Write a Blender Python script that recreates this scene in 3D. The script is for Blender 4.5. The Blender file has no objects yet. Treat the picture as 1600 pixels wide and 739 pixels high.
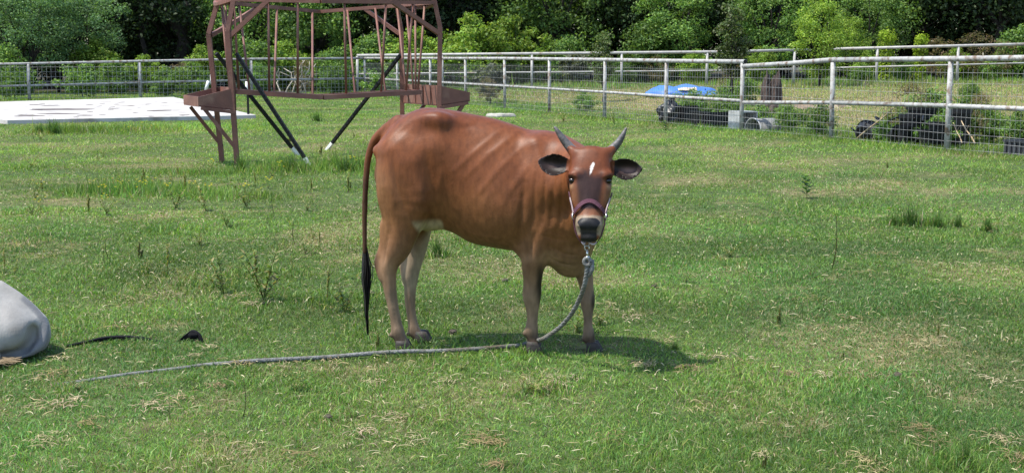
import bpy, bmesh, math, random
import numpy as np
from mathutils import Vector

R = math.radians
random.seed(11)
rng = np.random.default_rng(11)
scene = bpy.context.scene
col = scene.collection

# ------------------------------------------------------------------ camera
CAM_H, FPX = 1.5, 2000.0
PITCH = math.atan(278.5 / FPX)
cd = bpy.data.cameras.new("camera")
cd.sensor_width = 36.0
cd.lens = 36.0 * FPX / 1600.0
cd.clip_start, cd.clip_end = 0.1, 2000.0
cam = bpy.data.objects.new("camera", cd)
cam.location = (0, 0, CAM_H)
cam.rotation_euler = (math.pi / 2 - PITCH, 0, 0)
col.objects.link(cam)
scene.camera = cam

# ------------------------------------------------------------------ sky and sun
SUN_ELEV = R(65)
SUN_AZ = R(196)            # direction towards the sun, measured from +X counter-clockwise (180 = from the left)
world = bpy.data.worlds.new("World")
scene.world = world
world.use_nodes = True
wn = world.node_tree.nodes
wn.clear()
wo = wn.new("ShaderNodeOutputWorld")
bg = wn.new("ShaderNodeBackground")
sky = wn.new("ShaderNodeTexSky")
sky.sky_type = 'NISHITA'
sky.sun_disc = False
sky.sun_elevation = SUN_ELEV
sky.sun_rotation = math.pi / 2 - SUN_AZ
bg.inputs["Strength"].default_value = 0.15
world.node_tree.links.new(sky.outputs[0], bg.inputs["Color"])
world.node_tree.links.new(bg.outputs[0], wo.inputs["Surface"])
sd = bpy.data.lights.new("sun", 'SUN')
sd.energy = 3.6
sd.angle = R(0.6)
sd.color = (1.0, 0.95, 0.86)
sun = bpy.data.objects.new("sun", sd)
to_sun = Vector((math.cos(SUN_ELEV) * math.cos(SUN_AZ), math.cos(SUN_ELEV) * math.sin(SUN_AZ), math.sin(SUN_ELEV)))
sun.rotation_euler = (-to_sun).to_track_quat('-Z', 'Y').to_euler()
sun.location = to_sun * 60
col.objects.link(sun)
scene.view_settings.view_transform = 'Standard'
scene.view_settings.look = 'None'
scene.view_settings.gamma = 1.0
scene.view_settings.exposure = 1.12
scene.view_settings.use_curve_mapping = False
scene.cycles.max_bounces = 6
scene.cycles.transparent_max_bounces = 4

# ------------------------------------------------------------------ small helpers
FWD = np.array([0, math.cos(PITCH), -math.sin(PITCH)])
UPV = np.array([0, math.sin(PITCH), math.cos(PITCH)])
CPOS = np.array([0, 0, CAM_H])

def ray(x, y):
    return FWD + (x - 800) / FPX * np.array([1.0, 0, 0]) + (369.5 - y) / FPX * UPV

def at(x, y, Y):
    """World point seen at a photo position, at distance Y along the ground."""
    r = ray(x, y)
    return CPOS + r * (Y / r[1])

def sstep(a, b, x):
    t = np.clip((np.asarray(x, float) - a) / (b - a), 0, 1)
    return t * t * (3 - 2 * t)

def vnoise(x, y, seed=0):
    x = np.asarray(x, float); y = np.asarray(y, float)
    xi = np.floor(x).astype(np.int64); yi = np.floor(y).astype(np.int64)
    xf = x - xi; yf = y - yi
    def h(a, b):
        n = (a * 374761393 + b * 668265263 + seed * 974634777) & 0x7fffffff
        n = ((n ^ (n >> 13)) * 1274126177) & 0x7fffffff
        n = n ^ (n >> 16)
        return (n & 0xffff) / 65535.0
    sx = xf * xf * (3 - 2 * xf); sy = yf * yf * (3 - 2 * yf)
    return (h(xi, yi) * (1 - sx) + h(xi + 1, yi) * sx) * (1 - sy) + (h(xi, yi + 1) * (1 - sx) + h(xi + 1, yi + 1) * sx) * sy

def fbm(x, y, seed=0, o=3):
    s = 0; a = 0.5; t = 0
    for i in range(o):
        s = s + a * vnoise(x * 2 ** i, y * 2 ** i, seed + i * 17); t += a; a *= 0.5
    return s / t

# the right-hand fence line in plan
FA = np.array([-5.81, 51.4]); FB = np.array([7.06, 20.8])
FD = (FB - FA) / np.linalg.norm(FB - FA)
FN = np.array([-FD[1], FD[0]])            # points away from the camera
if FN[1] < 0: FN = -FN
def beyond(x, y):
    return (np.asarray(x) - FA[0]) * FN[0] + (np.asarray(y) - FA[1]) * FN[1]

def terrain(x, y):
    x = np.asarray(x, float); y = np.asarray(y, float)
    near = 1 - sstep(14, 30, y)
    z = (fbm(x * 1.3, y * 1.3, 5) - 0.5) * 0.05 * near + (fbm(x * .25, y * .25, 8) - .5) * .05
    z = z * (1 - np.exp(-((x + .1) ** 2 / 1.2 + (y - 6.6) ** 2 / .3)))
    z = z - 0.034 * np.exp(-(((x - .41) / .16) ** 2 + ((y - 6.6) / .2) ** 2))
    rise = sstep(24, 42, y) * sstep(-7, -1, x) * sstep(.5, 9, beyond(x, y)) * (.26 + .013 * np.clip(x, 0, 30))
    return z + rise

def on_ground(x, y):
    r = ray(x, y)
    t = CAM_H / -r[2]
    for _ in range(12):
        p = CPOS + r * t
        g = float(terrain(p[0], p[1]))
        t = (CAM_H - g) / -r[2]
    return CPOS + r * t

def gz(x, y):
    return float(terrain(x, y))

def tag(o, label=None, cat=None, group=None, kind=None):
    if label: o["label"] = label
    if cat: o["category"] = cat
    if group: o["group"] = group
    if kind: o["kind"] = kind
    return o

def empty(name, loc=(0, 0, 0), rz=0):
    o = bpy.data.objects.new(name, None)
    o.location = loc; o.rotation_euler = (0, 0, rz)
    o.empty_display_size = 0.1
    col.objects.link(o)
    return o

def link_mesh(name, me, material=None, parent=None):
    o = bpy.data.objects.new(name, me)
    if material is not None and not me.materials: me.materials.append(material)
    col.objects.link(o)
    if parent is not None: o.parent = parent
    return o

def copy_tree(o, parent=None):
    c = o.copy(); col.objects.link(c); c.parent = parent
    for ch in o.children: copy_tree(ch, c)
    return c

class MB:
    """Collects shapes; build() links them as one mesh object."""
    def __init__(s): s.v = []; s.f = []
    def add(s, vs, fs):
        n = len(s.v); s.v += [tuple(map(float, p)) for p in vs]; s.f += [tuple(i + n for i in f) for f in fs]
    def tube(s, pts, rad, sides=8, cap=True):
        pts = [Vector(p) for p in pts]
        if not hasattr(rad, "__len__"): rad = [rad] * len(pts)
        rings = []; ref = None
        for i, p in enumerate(pts):
            d = (pts[min(i + 1, len(pts) - 1)] - pts[max(i - 1, 0)]).normalized()
            if ref is None:
                ref = Vector((0, 0, 1)) if abs(d.z) < .9 else Vector((1, 0, 0))
            a = d.cross(ref).normalized(); b = d.cross(a).normalized(); ref = -b if False else a.cross(d)
            rings.append([p + (a * math.cos(2 * math.pi * k / sides) + b * math.sin(2 * math.pi * k / sides)) * rad[i] for k in range(sides)])
        vs = [q for r in rings for q in r]; fs = []
        for i in range(len(pts) - 1):
            for k in range(sides):
                k2 = (k + 1) % sides
                fs.append((i * sides + k, i * sides + k2, (i + 1) * sides + k2, (i + 1) * sides + k))
        if cap:
            fs.append(tuple(range(sides - 1, -1, -1))); m = (len(pts) - 1) * sides
            fs.append(tuple(range(m, m + sides)))
        s.add(vs, fs)
    def bar(s, a, b, w, h=None):
        """Square-section bar from a to b."""
        h = h or w; a = Vector(a); b = Vector(b); d = (b - a).normalized()
        up = Vector((0, 0, 1)) if abs(d.z) < .95 else Vector((0, 1, 0))
        x = d.cross(up).normalized(); y = x.cross(d).normalized()
        vs = []
        for p in (a, b):
            for sx, sy in ((-1, -1), (1, -1), (1, 1), (-1, 1)): vs.append(p + x * sx * w / 2 + y * sy * h / 2)
        s.add(vs, [(3, 2, 1, 0), (4, 5, 6, 7), (0, 1, 5, 4), (1, 2, 6, 5), (2, 3, 7, 6), (3, 0, 4, 7)])
    def box(s, c, size, rz=0):
        c = Vector(c); sx, sy, sz = [q / 2 for q in size]; ca, sa = math.cos(rz), math.sin(rz)
        vs = [(c.x + x * ca - y * sa, c.y + x * sa + y * ca, c.z + z) for z in (-sz, sz) for x, y in ((-sx, -sy), (sx, -sy), (sx, sy), (-sx, sy))]
        s.add(vs, [(3, 2, 1, 0), (4, 5, 6, 7), (0, 1, 5, 4), (1, 2, 6, 5), (2, 3, 7, 6), (3, 0, 4, 7)])
    def prism(s, poly, off):
        """A polygon (list of points) given thickness by the offset vector."""
        n = len(poly); off = Vector(off)
        vs = [Vector(p) for p in poly] + [Vector(p) + off for p in poly]
        fs = [tuple(range(n - 1, -1, -1)), tuple(range(n, 2 * n))] + [(i, (i + 1) % n, n + (i + 1) % n, n + i) for i in range(n)]
        s.add(vs, fs)
    def lathe(s, prof, c=(0, 0, 0), sides=16, close=False):
        vs = []; fs = []
        for r, z in prof:
            for k in range(sides):
                a = 2 * math.pi * k / sides
                vs.append((c[0] + r * math.cos(a), c[1] + r * math.sin(a), c[2] + z))
        for i in range(len(prof) - 1):
            for k in range(sides):
                k2 = (k + 1) % sides
                fs.append((i * sides + k, i * sides + k2, (i + 1) * sides + k2, (i + 1) * sides + k))
        s.add(vs, fs)
    def mesh(s, name, smooth=False):
        me = bpy.data.meshes.new(name); me.from_pydata(s.v, [], s.f)
        bm = bmesh.new(); bm.from_mesh(me); bmesh.ops.recalc_face_normals(bm, faces=bm.faces); bm.to_mesh(me); bm.free()
        if smooth:
            me.polygons.foreach_set("use_smooth", [True] * len(me.polygons))
        me.update(); return me
    def build(s, name, material, parent=None, smooth=False):
        return link_mesh(name, s.mesh(name, smooth), material, parent)

def np_mesh(name, V, F, cols=None, smooth=False):
    """Fast mesh from arrays: V (n,3), F (m,k) with k = 3 or 4, cols (n,3) as the colour attribute 'tint'."""
    me = bpy.data.meshes.new(name)
    V = np.ascontiguousarray(V, dtype=np.float32); F = np.ascontiguousarray(F, dtype=np.int32); k = F.shape[1]
    me.vertices.add(len(V)); me.vertices.foreach_set("co", V.ravel())
    me.loops.add(F.size); me.loops.foreach_set("vertex_index", F.ravel())
    me.polygons.add(len(F))
    me.polygons.foreach_set("loop_start", np.arange(0, F.size, k, dtype=np.int32))
    me.polygons.foreach_set("loop_total", np.full(len(F), k, dtype=np.int32))
    if smooth: me.polygons.foreach_set("use_smooth", np.ones(len(F), dtype=bool))
    if cols is not None:
        at_ = me.color_attributes.new("tint", 'FLOAT_COLOR', 'POINT')
        c4 = np.ones((len(V), 4), np.float32); c4[:, :3] = cols
        at_.data.foreach_set("color", c4.ravel())
    me.update(calc_edges=True)
    return me

# ------------------------------------------------------------------ materials
def new_mat(name):
    m = bpy.data.materials.new(name); m.use_nodes = True
    nt = m.node_tree; nt.nodes.clear()
    out = nt.nodes.new("ShaderNodeOutputMaterial")
    return m, nt, out

def mat(name, c1, c2=None, scale=8.0, rough=.7, bump=.0, bscale=60.0, metal=0.0, detail=5.0, lo=.35, hi=.65, c3=None, scale3=2.0, lo3=.55, hi3=.7, spec=.5):
    m, nt, out = new_mat(name); N = nt.nodes; Lk = nt.links
    p = N.new("ShaderNodeBsdfPrincipled"); Lk.new(p.outputs[0], out.inputs[0])
    p.inputs["Roughness"].default_value = rough; p.inputs["Metallic"].default_value = metal
    p.inputs["Specular IOR Level"].default_value = spec
    tc = N.new("ShaderNodeTexCoord")
    if c2 is None: c2 = tuple(x * .7 for x in c1)
    nz = N.new("ShaderNodeTexNoise"); nz.inputs["Scale"].default_value = scale; nz.inputs["Detail"].default_value = detail
    Lk.new(tc.outputs["Object"], nz.inputs["Vector"])
    cr = N.new("ShaderNodeValToRGB")
    cr.color_ramp.elements[0].position = lo; cr.color_ramp.elements[1].position = hi
    cr.color_ramp.elements[0].color = (*c1, 1); cr.color_ramp.elements[1].color = (*c2, 1)
    Lk.new(nz.outputs["Fac"], cr.inputs[0]); src = cr.outputs[0]
    if c3 is not None:
        n3 = N.new("ShaderNodeTexNoise"); n3.inputs["Scale"].default_value = scale3; n3.inputs["Detail"].default_value = 8
        Lk.new(tc.outputs["Object"], n3.inputs["Vector"])
        mr = N.new("ShaderNodeMapRange"); mr.inputs[1].default_value = lo3; mr.inputs[2].default_value = hi3
        Lk.new(n3.outputs["Fac"], mr.inputs[0])
        mx = N.new("ShaderNodeMix"); mx.data_type = 'RGBA'
        Lk.new(mr.outputs[0], mx.inputs[0]); Lk.new(src, mx.inputs[6]); mx.inputs[7].default_value = (*c3, 1); src = mx.outputs[2]
    Lk.new(src, p.inputs["Base Color"])
    if bump > 0:
        b2 = N.new("ShaderNodeTexNoise"); b2.inputs["Scale"].default_value = bscale; b2.inputs["Detail"].default_value = 4
        Lk.new(tc.outputs["Object"], b2.inputs["Vector"])
        bp = N.new("ShaderNodeBump"); bp.inputs["Strength"].default_value = bump; bp.inputs["Distance"].default_value = .02
        Lk.new(b2.outputs["Fac"], bp.inputs["Height"]); Lk.new(bp.outputs[0], p.inputs["Normal"])
    return m

def leaf_mat(name, gain=(1, 1, 1), trans=.35, rough=.55, hue_var=.0, spec=.35, objvar=.0):
    """Two-sided leaf: colour from the attribute 'tint', with light shining through."""
    m, nt, out = new_mat(name); N = nt.nodes; Lk = nt.links
    a = N.new("ShaderNodeAttribute"); a.attribute_name = "tint"
    mul = N.new("ShaderNodeMix"); mul.data_type = 'RGBA'; mul.blend_type = 'MULTIPLY'; mul.inputs[0].default_value = 1
    mul.inputs[7].default_value = (*gain, 1)
    Lk.new(a.outputs["Color"], mul.inputs[6]); src = mul.outputs[2]
    if objvar > 0:
        oi = N.new("ShaderNodeObjectInfo"); mr = N.new("ShaderNodeMapRange")
        mr.inputs[3].default_value = 1 - objvar; mr.inputs[4].default_value = 1 + objvar
        Lk.new(oi.outputs["Random"], mr.inputs[0])
        hs = N.new("ShaderNodeHueSaturation"); Lk.new(mr.outputs[0], hs.inputs["Value"]); Lk.new(src, hs.inputs["Color"])
        src = hs.outputs[0]
    p = N.new("ShaderNodeBsdfPrincipled"); p.inputs["Roughness"].default_value = rough
    p.inputs["Specular IOR Level"].default_value = spec
    t = N.new("ShaderNodeBsdfTranslucent"); mx = N.new("ShaderNodeMixShader"); mx.inputs[0].default_value = trans
    bright = N.new("ShaderNodeMix"); bright.data_type = 'RGBA'; bright.blend_type = 'MULTIPLY'; bright.inputs[0].default_value = 1
    bright.inputs[7].default_value = (1.5, 1.6, .7, 1)
    Lk.new(src, bright.inputs[6])
    Lk.new(src, p.inputs["Base Color"]); Lk.new(bright.outputs[2], t.inputs["Color"])
    Lk.new(p.outputs[0], mx.inputs[1]); Lk.new(t.outputs[0], mx.inputs[2]); Lk.new(mx.outputs[0], out.inputs[0])
    return m

def tint_mat(name, rough=.6, bump=.0, bscale=200., nscale=30., nvar=.25, spec=.4, sheen=0.0):
    """Opaque surface whose colour is the attribute 'tint', mottled by fine noise."""
    m, nt, out = new_mat(name); N = nt.nodes; Lk = nt.links
    p = N.new("ShaderNodeBsdfPrincipled"); Lk.new(p.outputs[0], out.inputs[0])
    p.inputs["Roughness"].default_value = rough; p.inputs["Specular IOR Level"].default_value = spec
    if sheen: p.inputs["Sheen Weight"].default_value = sheen; p.inputs["Sheen Roughness"].default_value = .4
    a = N.new("ShaderNodeAttribute"); a.attribute_name = "tint"
    tc = N.new("ShaderNodeTexCoord")
    mp = N.new("ShaderNodeMapping"); mp.inputs["Scale"].default_value = (1, 1, .35)
    Lk.new(tc.outputs["Object"], mp.inputs["Vector"])
    nz = N.new("ShaderNodeTexNoise"); nz.inputs["Scale"].default_value = nscale; nz.inputs["Detail"].default_value = 6
    Lk.new(mp.outputs[0], nz.inputs["Vector"])
    mr = N.new("ShaderNodeMapRange"); mr.inputs[1].default_value = .3; mr.inputs[2].default_value = .7
    mr.inputs[3].default_value = 1 - nvar; mr.inputs[4].default_value = 1 + nvar
    Lk.new(nz.outputs["Fac"], mr.inputs[0])
    hs = N.new("ShaderNodeHueSaturation"); Lk.new(mr.outputs[0], hs.inputs["Value"]); Lk.new(a.outputs["Color"], hs.inputs["Color"])
    Lk.new(hs.outputs[0], p.inputs["Base Color"])
    if bump > 0:
        b2 = N.new("ShaderNodeTexNoise"); b2.inputs["Scale"].default_value = bscale; b2.inputs["Detail"].default_value = 3
        Lk.new(mp.outputs[0], b2.inputs["Vector"])
        bp = N.new("ShaderNodeBump"); bp.inputs["Strength"].default_value = bump; bp.inputs["Distance"].default_value = .01
        Lk.new(b2.outputs["Fac"], bp.inputs["Height"]); Lk.new(bp.outputs[0], p.inputs["Normal"])
    return m

M = {}
M['white_pipe'] = mat("white_pipe", (.37, .37, .355), (.25, .25, .24), 7, .65, .25, 40, c3=(.13, .085, .055), scale3=9, lo3=.50, hi3=.68)
M['far_pipe'] = mat("far_pipe", (.38, .37, .35), (.28, .27, .25), 5, .6, c3=(.2, .14, .09), scale3=5, lo3=.6, hi3=.72)
M['wire'] = mat("wire", (.30, .30, .29), (.17, .165, .16), 5, .5)
M['pipe_shade'] = mat("pipe_shade", (.012, .011, .01), rough=.9)  # near-black standing for the shade within hollow rails
M['brown_steel'] = mat("brown_steel", (.175, .070, .047), (.115, .046, .032), 4, .6, .15, 50, c3=(.23, .125, .085), scale3=3, lo3=.55, hi3=.75)
M['black_steel'] = mat("black_steel", (.005, .006, .007), (.008, .009, .009), 12, .6, spec=.25)
M['white_paint'] = mat("white_paint", (.75, .75, .72), (.6, .6, .57), 15, .6)
M['concrete'] = mat("concrete", (.44, .43, .41), (.34, .325, .305), 1.1, .9, .1, 30, c3=(.22, .20, .18), scale3=1.7, lo3=.50, hi3=.66)
M['bark'] = mat("bark", (.030, .024, .019), (.014, .011, .009), 9, .95, .6, 14)
M['pale_bark'] = mat("pale_bark", (.30, .26, .21), (.16, .13, .1), 8, .9, .4, 20)
M['dead_wood'] = mat("dead_wood", (.55, .50, .42), (.36, .31, .24), 14, .9, .4, 30)
M['stick'] = mat("stick", (.42, .33, .2), (.28, .2, .11), 10, .85, .3, 30)
M['stump'] = mat("stump", (.075, .05, .04), (.028, .02, .017), 9, .95, .8, 14)
M['black_plastic'] = mat("black_plastic", (.006, .006, .007), (.011, .0115, .013), 5, .55, spec=.3)
M['bag_plastic'] = mat("bag_plastic", (.008, .009, .010), (.013, .014, .016), 5, .42)
M['blue_tarp'] = mat("blue_tarp", (.045, .16, .48), (.035, .125, .40), 3, .6, .3, 7)
M['dust'] = mat("dust", (.52, .46, .38), (.36, .30, .23), 3, .9, .3, 12)
M['white_plastic'] = mat("white_plastic", (.42, .43, .43), (.3, .31, .31), 5, .5)
M['grey_plastic'] = mat("grey_plastic", (.22, .22, .21), (.15, .15, .14), 4, .8)
M['grey_tub'] = mat("grey_tub", (.035, .038, .045), (.025, .027, .032), 4, .6)
M['stone'] = mat("stone", (.36, .35, .31), (.26, .25, .21), 6, .9, .4, 20)
M['clod'] = mat("clod", (.075, .058, .042), (.04, .032, .024), 25, .95, .6, 40)
M['rope'] = mat("rope", (.19, .195, .19), (.12, .118, .11), 40, .95, .5, 120, c3=(.10, .085, .06), scale3=6, lo3=.5, hi3=.7, spec=.2)
M['steel'] = mat("steel", (.62, .62, .6), (.4, .4, .38), 20, .3, metal=.9)
M['strap_black'] = mat("strap_black", (.006, .006, .007), (.009, .009, .010), 20, .9, spec=.1)
M['halter'] = mat("halter", (.085, .022, .040), (.06, .016, .03), 25, .8, .2, 150)
M['halter_white'] = mat("halter_white", (.42, .35, .34), (.28, .2, .2), 25, .8)
M['eye'] = mat("eye", (.005, .0035, .003), (.008, .005, .004), 10, .25)
M['hoof'] = mat("hoof", (.032, .024, .019), (.020, .015, .012), 20, .7, .2, 60)
M['leaf'] = leaf_mat("leaf", trans=.34, objvar=.22, spec=.18)
M['leaf_dark'] = leaf_mat("leaf_dark", gain=(.72, .72, .72), trans=.25, objvar=.25, spec=.15)  # woodland leaves darkened in colour for the shade inside the wood
M['grass'] = leaf_mat("grass_blade", trans=.34, rough=.5, spec=.3)
M['straw'] = leaf_mat("straw", trans=.2, rough=.7, spec=.2)

# ------------------------------------------------------------------ the ground
SLAB = [np.array(p) for p in ((-11.60, 29.5), (-6.42, 32.2), (-12.35, 47.0), (-18.7, 39.7))]

def in_slab(x, y, grow=0.0):
    ins = np.ones(np.shape(x), bool)
    for i in range(4):
        a, b = SLAB[i], SLAB[(i + 1) % 4]
        e = (b - a) / np.linalg.norm(b - a)
        ins &= ((np.asarray(x) - a[0]) * -e[1] + (np.asarray(y) - a[1]) * e[0]) > -grow
    return ins

def dryness(x, y):
    """0 = fresh green sward, 1 = bleached hay."""
    d = sstep(.50, .78, fbm(x * .9, y * .9, 21, 4)) * .45 + sstep(.62, .80, fbm(x * 3.1, y * 3.1, 33, 3)) * .42
    d = d + .10 * sstep(.45, .8, fbm(x * .22, y * .22, 41))
    b = beyond(x, y)
    paddock = sstep(1.2, 3.5, b) * (1 - sstep(48, 52, y) * .8) * sstep(-7, -4, x)
    pd = sstep(.30, .55, fbm(x * .35, y * .8, 55, 3))
    d = d * (1 - paddock) + paddock * (.70 + .28 * pd)
    return np.clip(d, 0, 1)

# taller grass: (x, y on the ground, radius across, radius in depth, extra height)
TALL = []
def tall_at(px_, py_, rx, ry, h):
    p = on_ground(px_, py_); TALL.append((p[0], p[1], rx, ry, h))
for a in ((412, 262, .35, .3, 4.5), (450, 268, .5, .35, 5.0), (520, 262, .6, .4, 5.0), (560, 262, .4, .3, 4), (310, 272, .6, .3, 2.5), (560, 268, .5, .4, 1.2),
          (205, 304, .5, .35, 4.5), (150, 304, .4, .3, 5.0), (255, 298, .5, .3, 3.6), (300, 308, .5, .3, 2.6), (380, 310, .5, .3, 2.6), (90, 207, .7, .6, 4.6), (200, 205, 1.5, .8, 3.6),
          (310, 200, 1.6, .8, 2.2), (500, 182, 1.2, 1.0, 1.6), (1425, 352, .18, .12, 3.0), (1460, 353, .16, .1, 2.2), (1400, 350, .16, .1, 2.0), (1495, 352, .12, .1, 2.4), (1543, 360, .1, .08, 2.6), (685, 402, .12, .1, 3.0),
          (840, 612, .14, .1, 1.7), (880, 600, .1, .08, 1.6), (410, 430, .25, .15, 1.5), (540, 470, .3, .2, 1.2), (350, 450, .25, .15, 1.2),
          (1500, 730, .10, .08, 2.4), (626, 552, .08, .05, 1.1), (660, 546, .08, .05, 1.1), (834, 551, .08, .05, 1.2), (930, 558, .08, .05, .8), (60, 330, .5, .3, 1.0), (40, 262, .8, .4, .9), (270, 360, .4, .25, .8), (1130, 380, .3, .15, .7)):
    tall_at(*a)

def tallness(x, y):
    t = .70 + .75 * sstep(.35, .75, fbm(x * 1.7, y * 1.7, 71, 3))
    for (cx, cy, rx, ry, h) in TALL:
        t = t + h * np.exp(-(((x - cx) / rx) ** 2 + ((y - cy) / ry) ** 2))
    b = beyond(x, y)
    far = sstep(16, 21, y)
    t = t + far * (2.4 * np.exp(-((b + .05) / .45) ** 2) * (.35 + fbm(x * 1.2, y * 1.2, 3)) + sstep(.3, 1.3, b) * 1.2 * fbm(x * .7, y * .7, 9)
                   + 3.0 * np.exp(-((b - 1.7) / .8) ** 2) * sstep(.40, .68, fbm(x * .6, y * .6, 14)))
    t = t + 6.0 * sstep(45.0, 51, y) * sstep(.3, .7, fbm(x * .5, y * .7, 19)) * sstep(-8, -4, x)
    t = t + 3.2 * np.exp(-((y - (46.2 + (x + 17.2) * .44)) / .9) ** 2) * (x < -5) * (.4 + fbm(x, y, 23))
    return t

gx = np.concatenate([np.linspace(-400, -40, 15), np.arange(-36, 36.1, .6), np.linspace(40, 400, 15)])
gy = np.concatenate([np.linspace(-60, 2, 10), np.arange(2.5, 16, .14), np.arange(16, 62, .6), np.linspace(64, 600, 24)])
nx_ = np.concatenate([np.linspace(-400, -40, 15), np.arange(-36, -5, .6), np.arange(-5, 5, .16), np.arange(5, 36.1, .6), np.linspace(40, 400, 15)])
GX, GY = np.meshgrid(nx_, gy, indexing='ij')
GZ = terrain(GX, GY)
ni, nj = GX.shape
idx = np.arange(ni * nj).reshape(ni, nj)
F = np.stack([idx[:-1, :-1].ravel(), idx[1:, :-1].ravel(), idx[1:, 1:].ravel(), idx[:-1, 1:].ravel()], 1)
dr = dryness(GX, GY).ravel()[:, None]
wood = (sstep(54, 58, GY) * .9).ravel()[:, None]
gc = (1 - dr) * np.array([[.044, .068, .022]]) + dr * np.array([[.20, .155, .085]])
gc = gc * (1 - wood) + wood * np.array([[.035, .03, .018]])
gm = np_mesh("ground", np.stack([GX.ravel(), GY.ravel(), GZ.ravel()], 1), F, gc, smooth=True)
ground = link_mesh("ground", gm, tint_mat("soil", rough=.95, bump=.9, bscale=25., nscale=9., nvar=.5, spec=.1))
tag(ground, kind="structure")

# concrete slab, with the dark damp patches that lie on it
mb = MB()
top = [Vector((p[0], p[1], .11)) for p in SLAB]
mb.prism([Vector((p[0], p[1], -.12)) for p in SLAB], (0, 0, .21))
slab = mb.build("concrete_slab", M['concrete'])
bmod = slab.modifiers.new("bevel", 'BEVEL'); bmod.width = .012; bmod.segments = 2
tag(slab, kind="structure")
M['damp'] = mat("damp_stain", (.07, .055, .05), (.13, .11, .10), 5, .8)
def stain(x, y, rx, ry, seed):
    p = at(x, y, 1.0); r = ray(x, y); t = (CAM_H - .094) / -r[2]; p = CPOS + r * t
    rr = random.Random(seed); n = 14; ring = []
    for k in range(n):
        a = 2 * math.pi * k / n; q = rr.uniform(.6, 1.15)
        ring.append((p[0] + rx * q * math.cos(a), p[1] + ry * 1.7 * q * math.sin(a), .0945))
    m2 = MB(); m2.add(ring, [tuple(range(n))]); m2.build("damp_stain", M['damp'], slab)
for i, s in enumerate(((92, 171, .95, .45), (90, 178, .55, .25), (44, 181, .33, .3), (58, 163.5, .22, .35), (252, 173, .36, .35), (178, 170, .1, .25), (232, 163, .07, .2), (160, 162, .08, .2),
                       (140, 164, .10, .2), (156, 166, .05, .2), (175, 167.5, .06, .2), (133, 180.5, .2, .15), (160, 179.5, .08, .1), (172, 172, .05, .15), (212, 176, .05, .15), (36, 179, .08, .2),
                       (140, 175, .10, .12), (204, 166, .08, .15), (218, 168, .05, .12), (190, 160, .09, .2), (288, 180, .12, .15), (236, 182, .06, .12), (80, 165, .3, .2), (118, 183, .06, .1), (257, 161, .05, .2), (60, 172, .05, .2), (182, 163, .06, .1))):
    stain(*s, seed=i)

# ------------------------------------------------------------------ grass
PAL = np.array([[.102, .190, .032], [.140, .232, .040], [.074, .156, .037], [.184, .256, .055], [.094, .206, .044]])
DRY = np.array([[.42, .37, .21], [.30, .245, .125], [.52, .46, .30], [.22, .17, .09]])

def blade_batch(x, y, h, w, lean, az, segs, cols, name_dir=None):
    n = len(x); z = terrain(x, y) - .004
    dx, dy = np.cos(az), np.sin(az)
    fx = rng.uniform(0, 2 * np.pi, n); wx, wy = np.cos(fx) * w / 2, np.sin(fx) * w / 2
    P = np.stack([x, y, z], 1)
    if segs == 1:
        V = np.empty((n, 3, 3), np.float32)
        V[:, 0] = P + np.stack([wx, wy, 0 * wx], 1); V[:, 1] = P - np.stack([wx, wy, 0 * wx], 1)
        V[:, 2] = P + np.stack([dx * lean * h, dy * lean * h, h], 1)
        F = np.arange(n * 3).reshape(n, 3); k = 3
    else:
        V = np.empty((n, 5, 3), np.float32)
        mid = P + np.stack([dx * lean * h * .3, dy * lean * h * .3, h * .62], 1)
        V[:, 0] = P + np.stack([wx, wy, 0 * wx], 1); V[:, 1] = P - np.stack([wx, wy, 0 * wx], 1)
        V[:, 2] = mid + np.stack([wx, wy, 0 * wx], 1) * .85; V[:, 3] = mid - np.stack([wx, wy, 0 * wx], 1) * .85
        droop = np.clip(lean - .5, 0, 2) * .22
        V[:, 4] = P + np.stack([dx * lean * h, dy * lean * h, h * (1 - droop)], 1)
        b = np.arange(n)[:, None] * 5
        F = np.concatenate([b + np.array([[0, 1, 2]]), b + np.array([[1, 3, 2]]), b + np.array([[2, 3, 4]])], 0); k = 5
    C = np.repeat(cols, k, 0)
    return V.reshape(-1, 3), F, C

def sample_field(n, y0, y1, pw, margin=1.3):
    ys = np.linspace(y0, y1, 4000); wd = .92 * ys + 2 * margin
    pdf = ys ** -pw * wd; cdf = np.cumsum(pdf); cdf /= cdf[-1]
    y = np.interp(rng.random(n), cdf, ys)
    x = (rng.random(n) - .5) * (.92 * y + 2 * margin)
    return x, y

def grass_cols(x, y, n):
    d = dryness(x, y)
    k = rng.integers(0, len(PAL), n)
    pat = fbm(x * .8, y * .8, 91, 3)
    c = PAL[k] * (.46 + 1.08 * pat)[:, None] * rng.uniform(.55, 1.45, n)[:, None]
    far = sstep(9, 24, y)[:, None]
    c = c * (1 + far * np.array([[.42, .30, .16]]))
    blue = sstep(.5, .75, fbm(x * .5, y * .5, 97))[:, None]
    c = c * (1 - blue * .20 * np.array([[1.0, .35, -.2]]))
    isdry = rng.random(n) < (.085 + .50 * d ** 1.3)
    c[isdry] = DRY[rng.integers(0, len(DRY), isdry.sum())] * rng.uniform(.5, 1.05, isdry.sum())[:, None]
    return c

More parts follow.
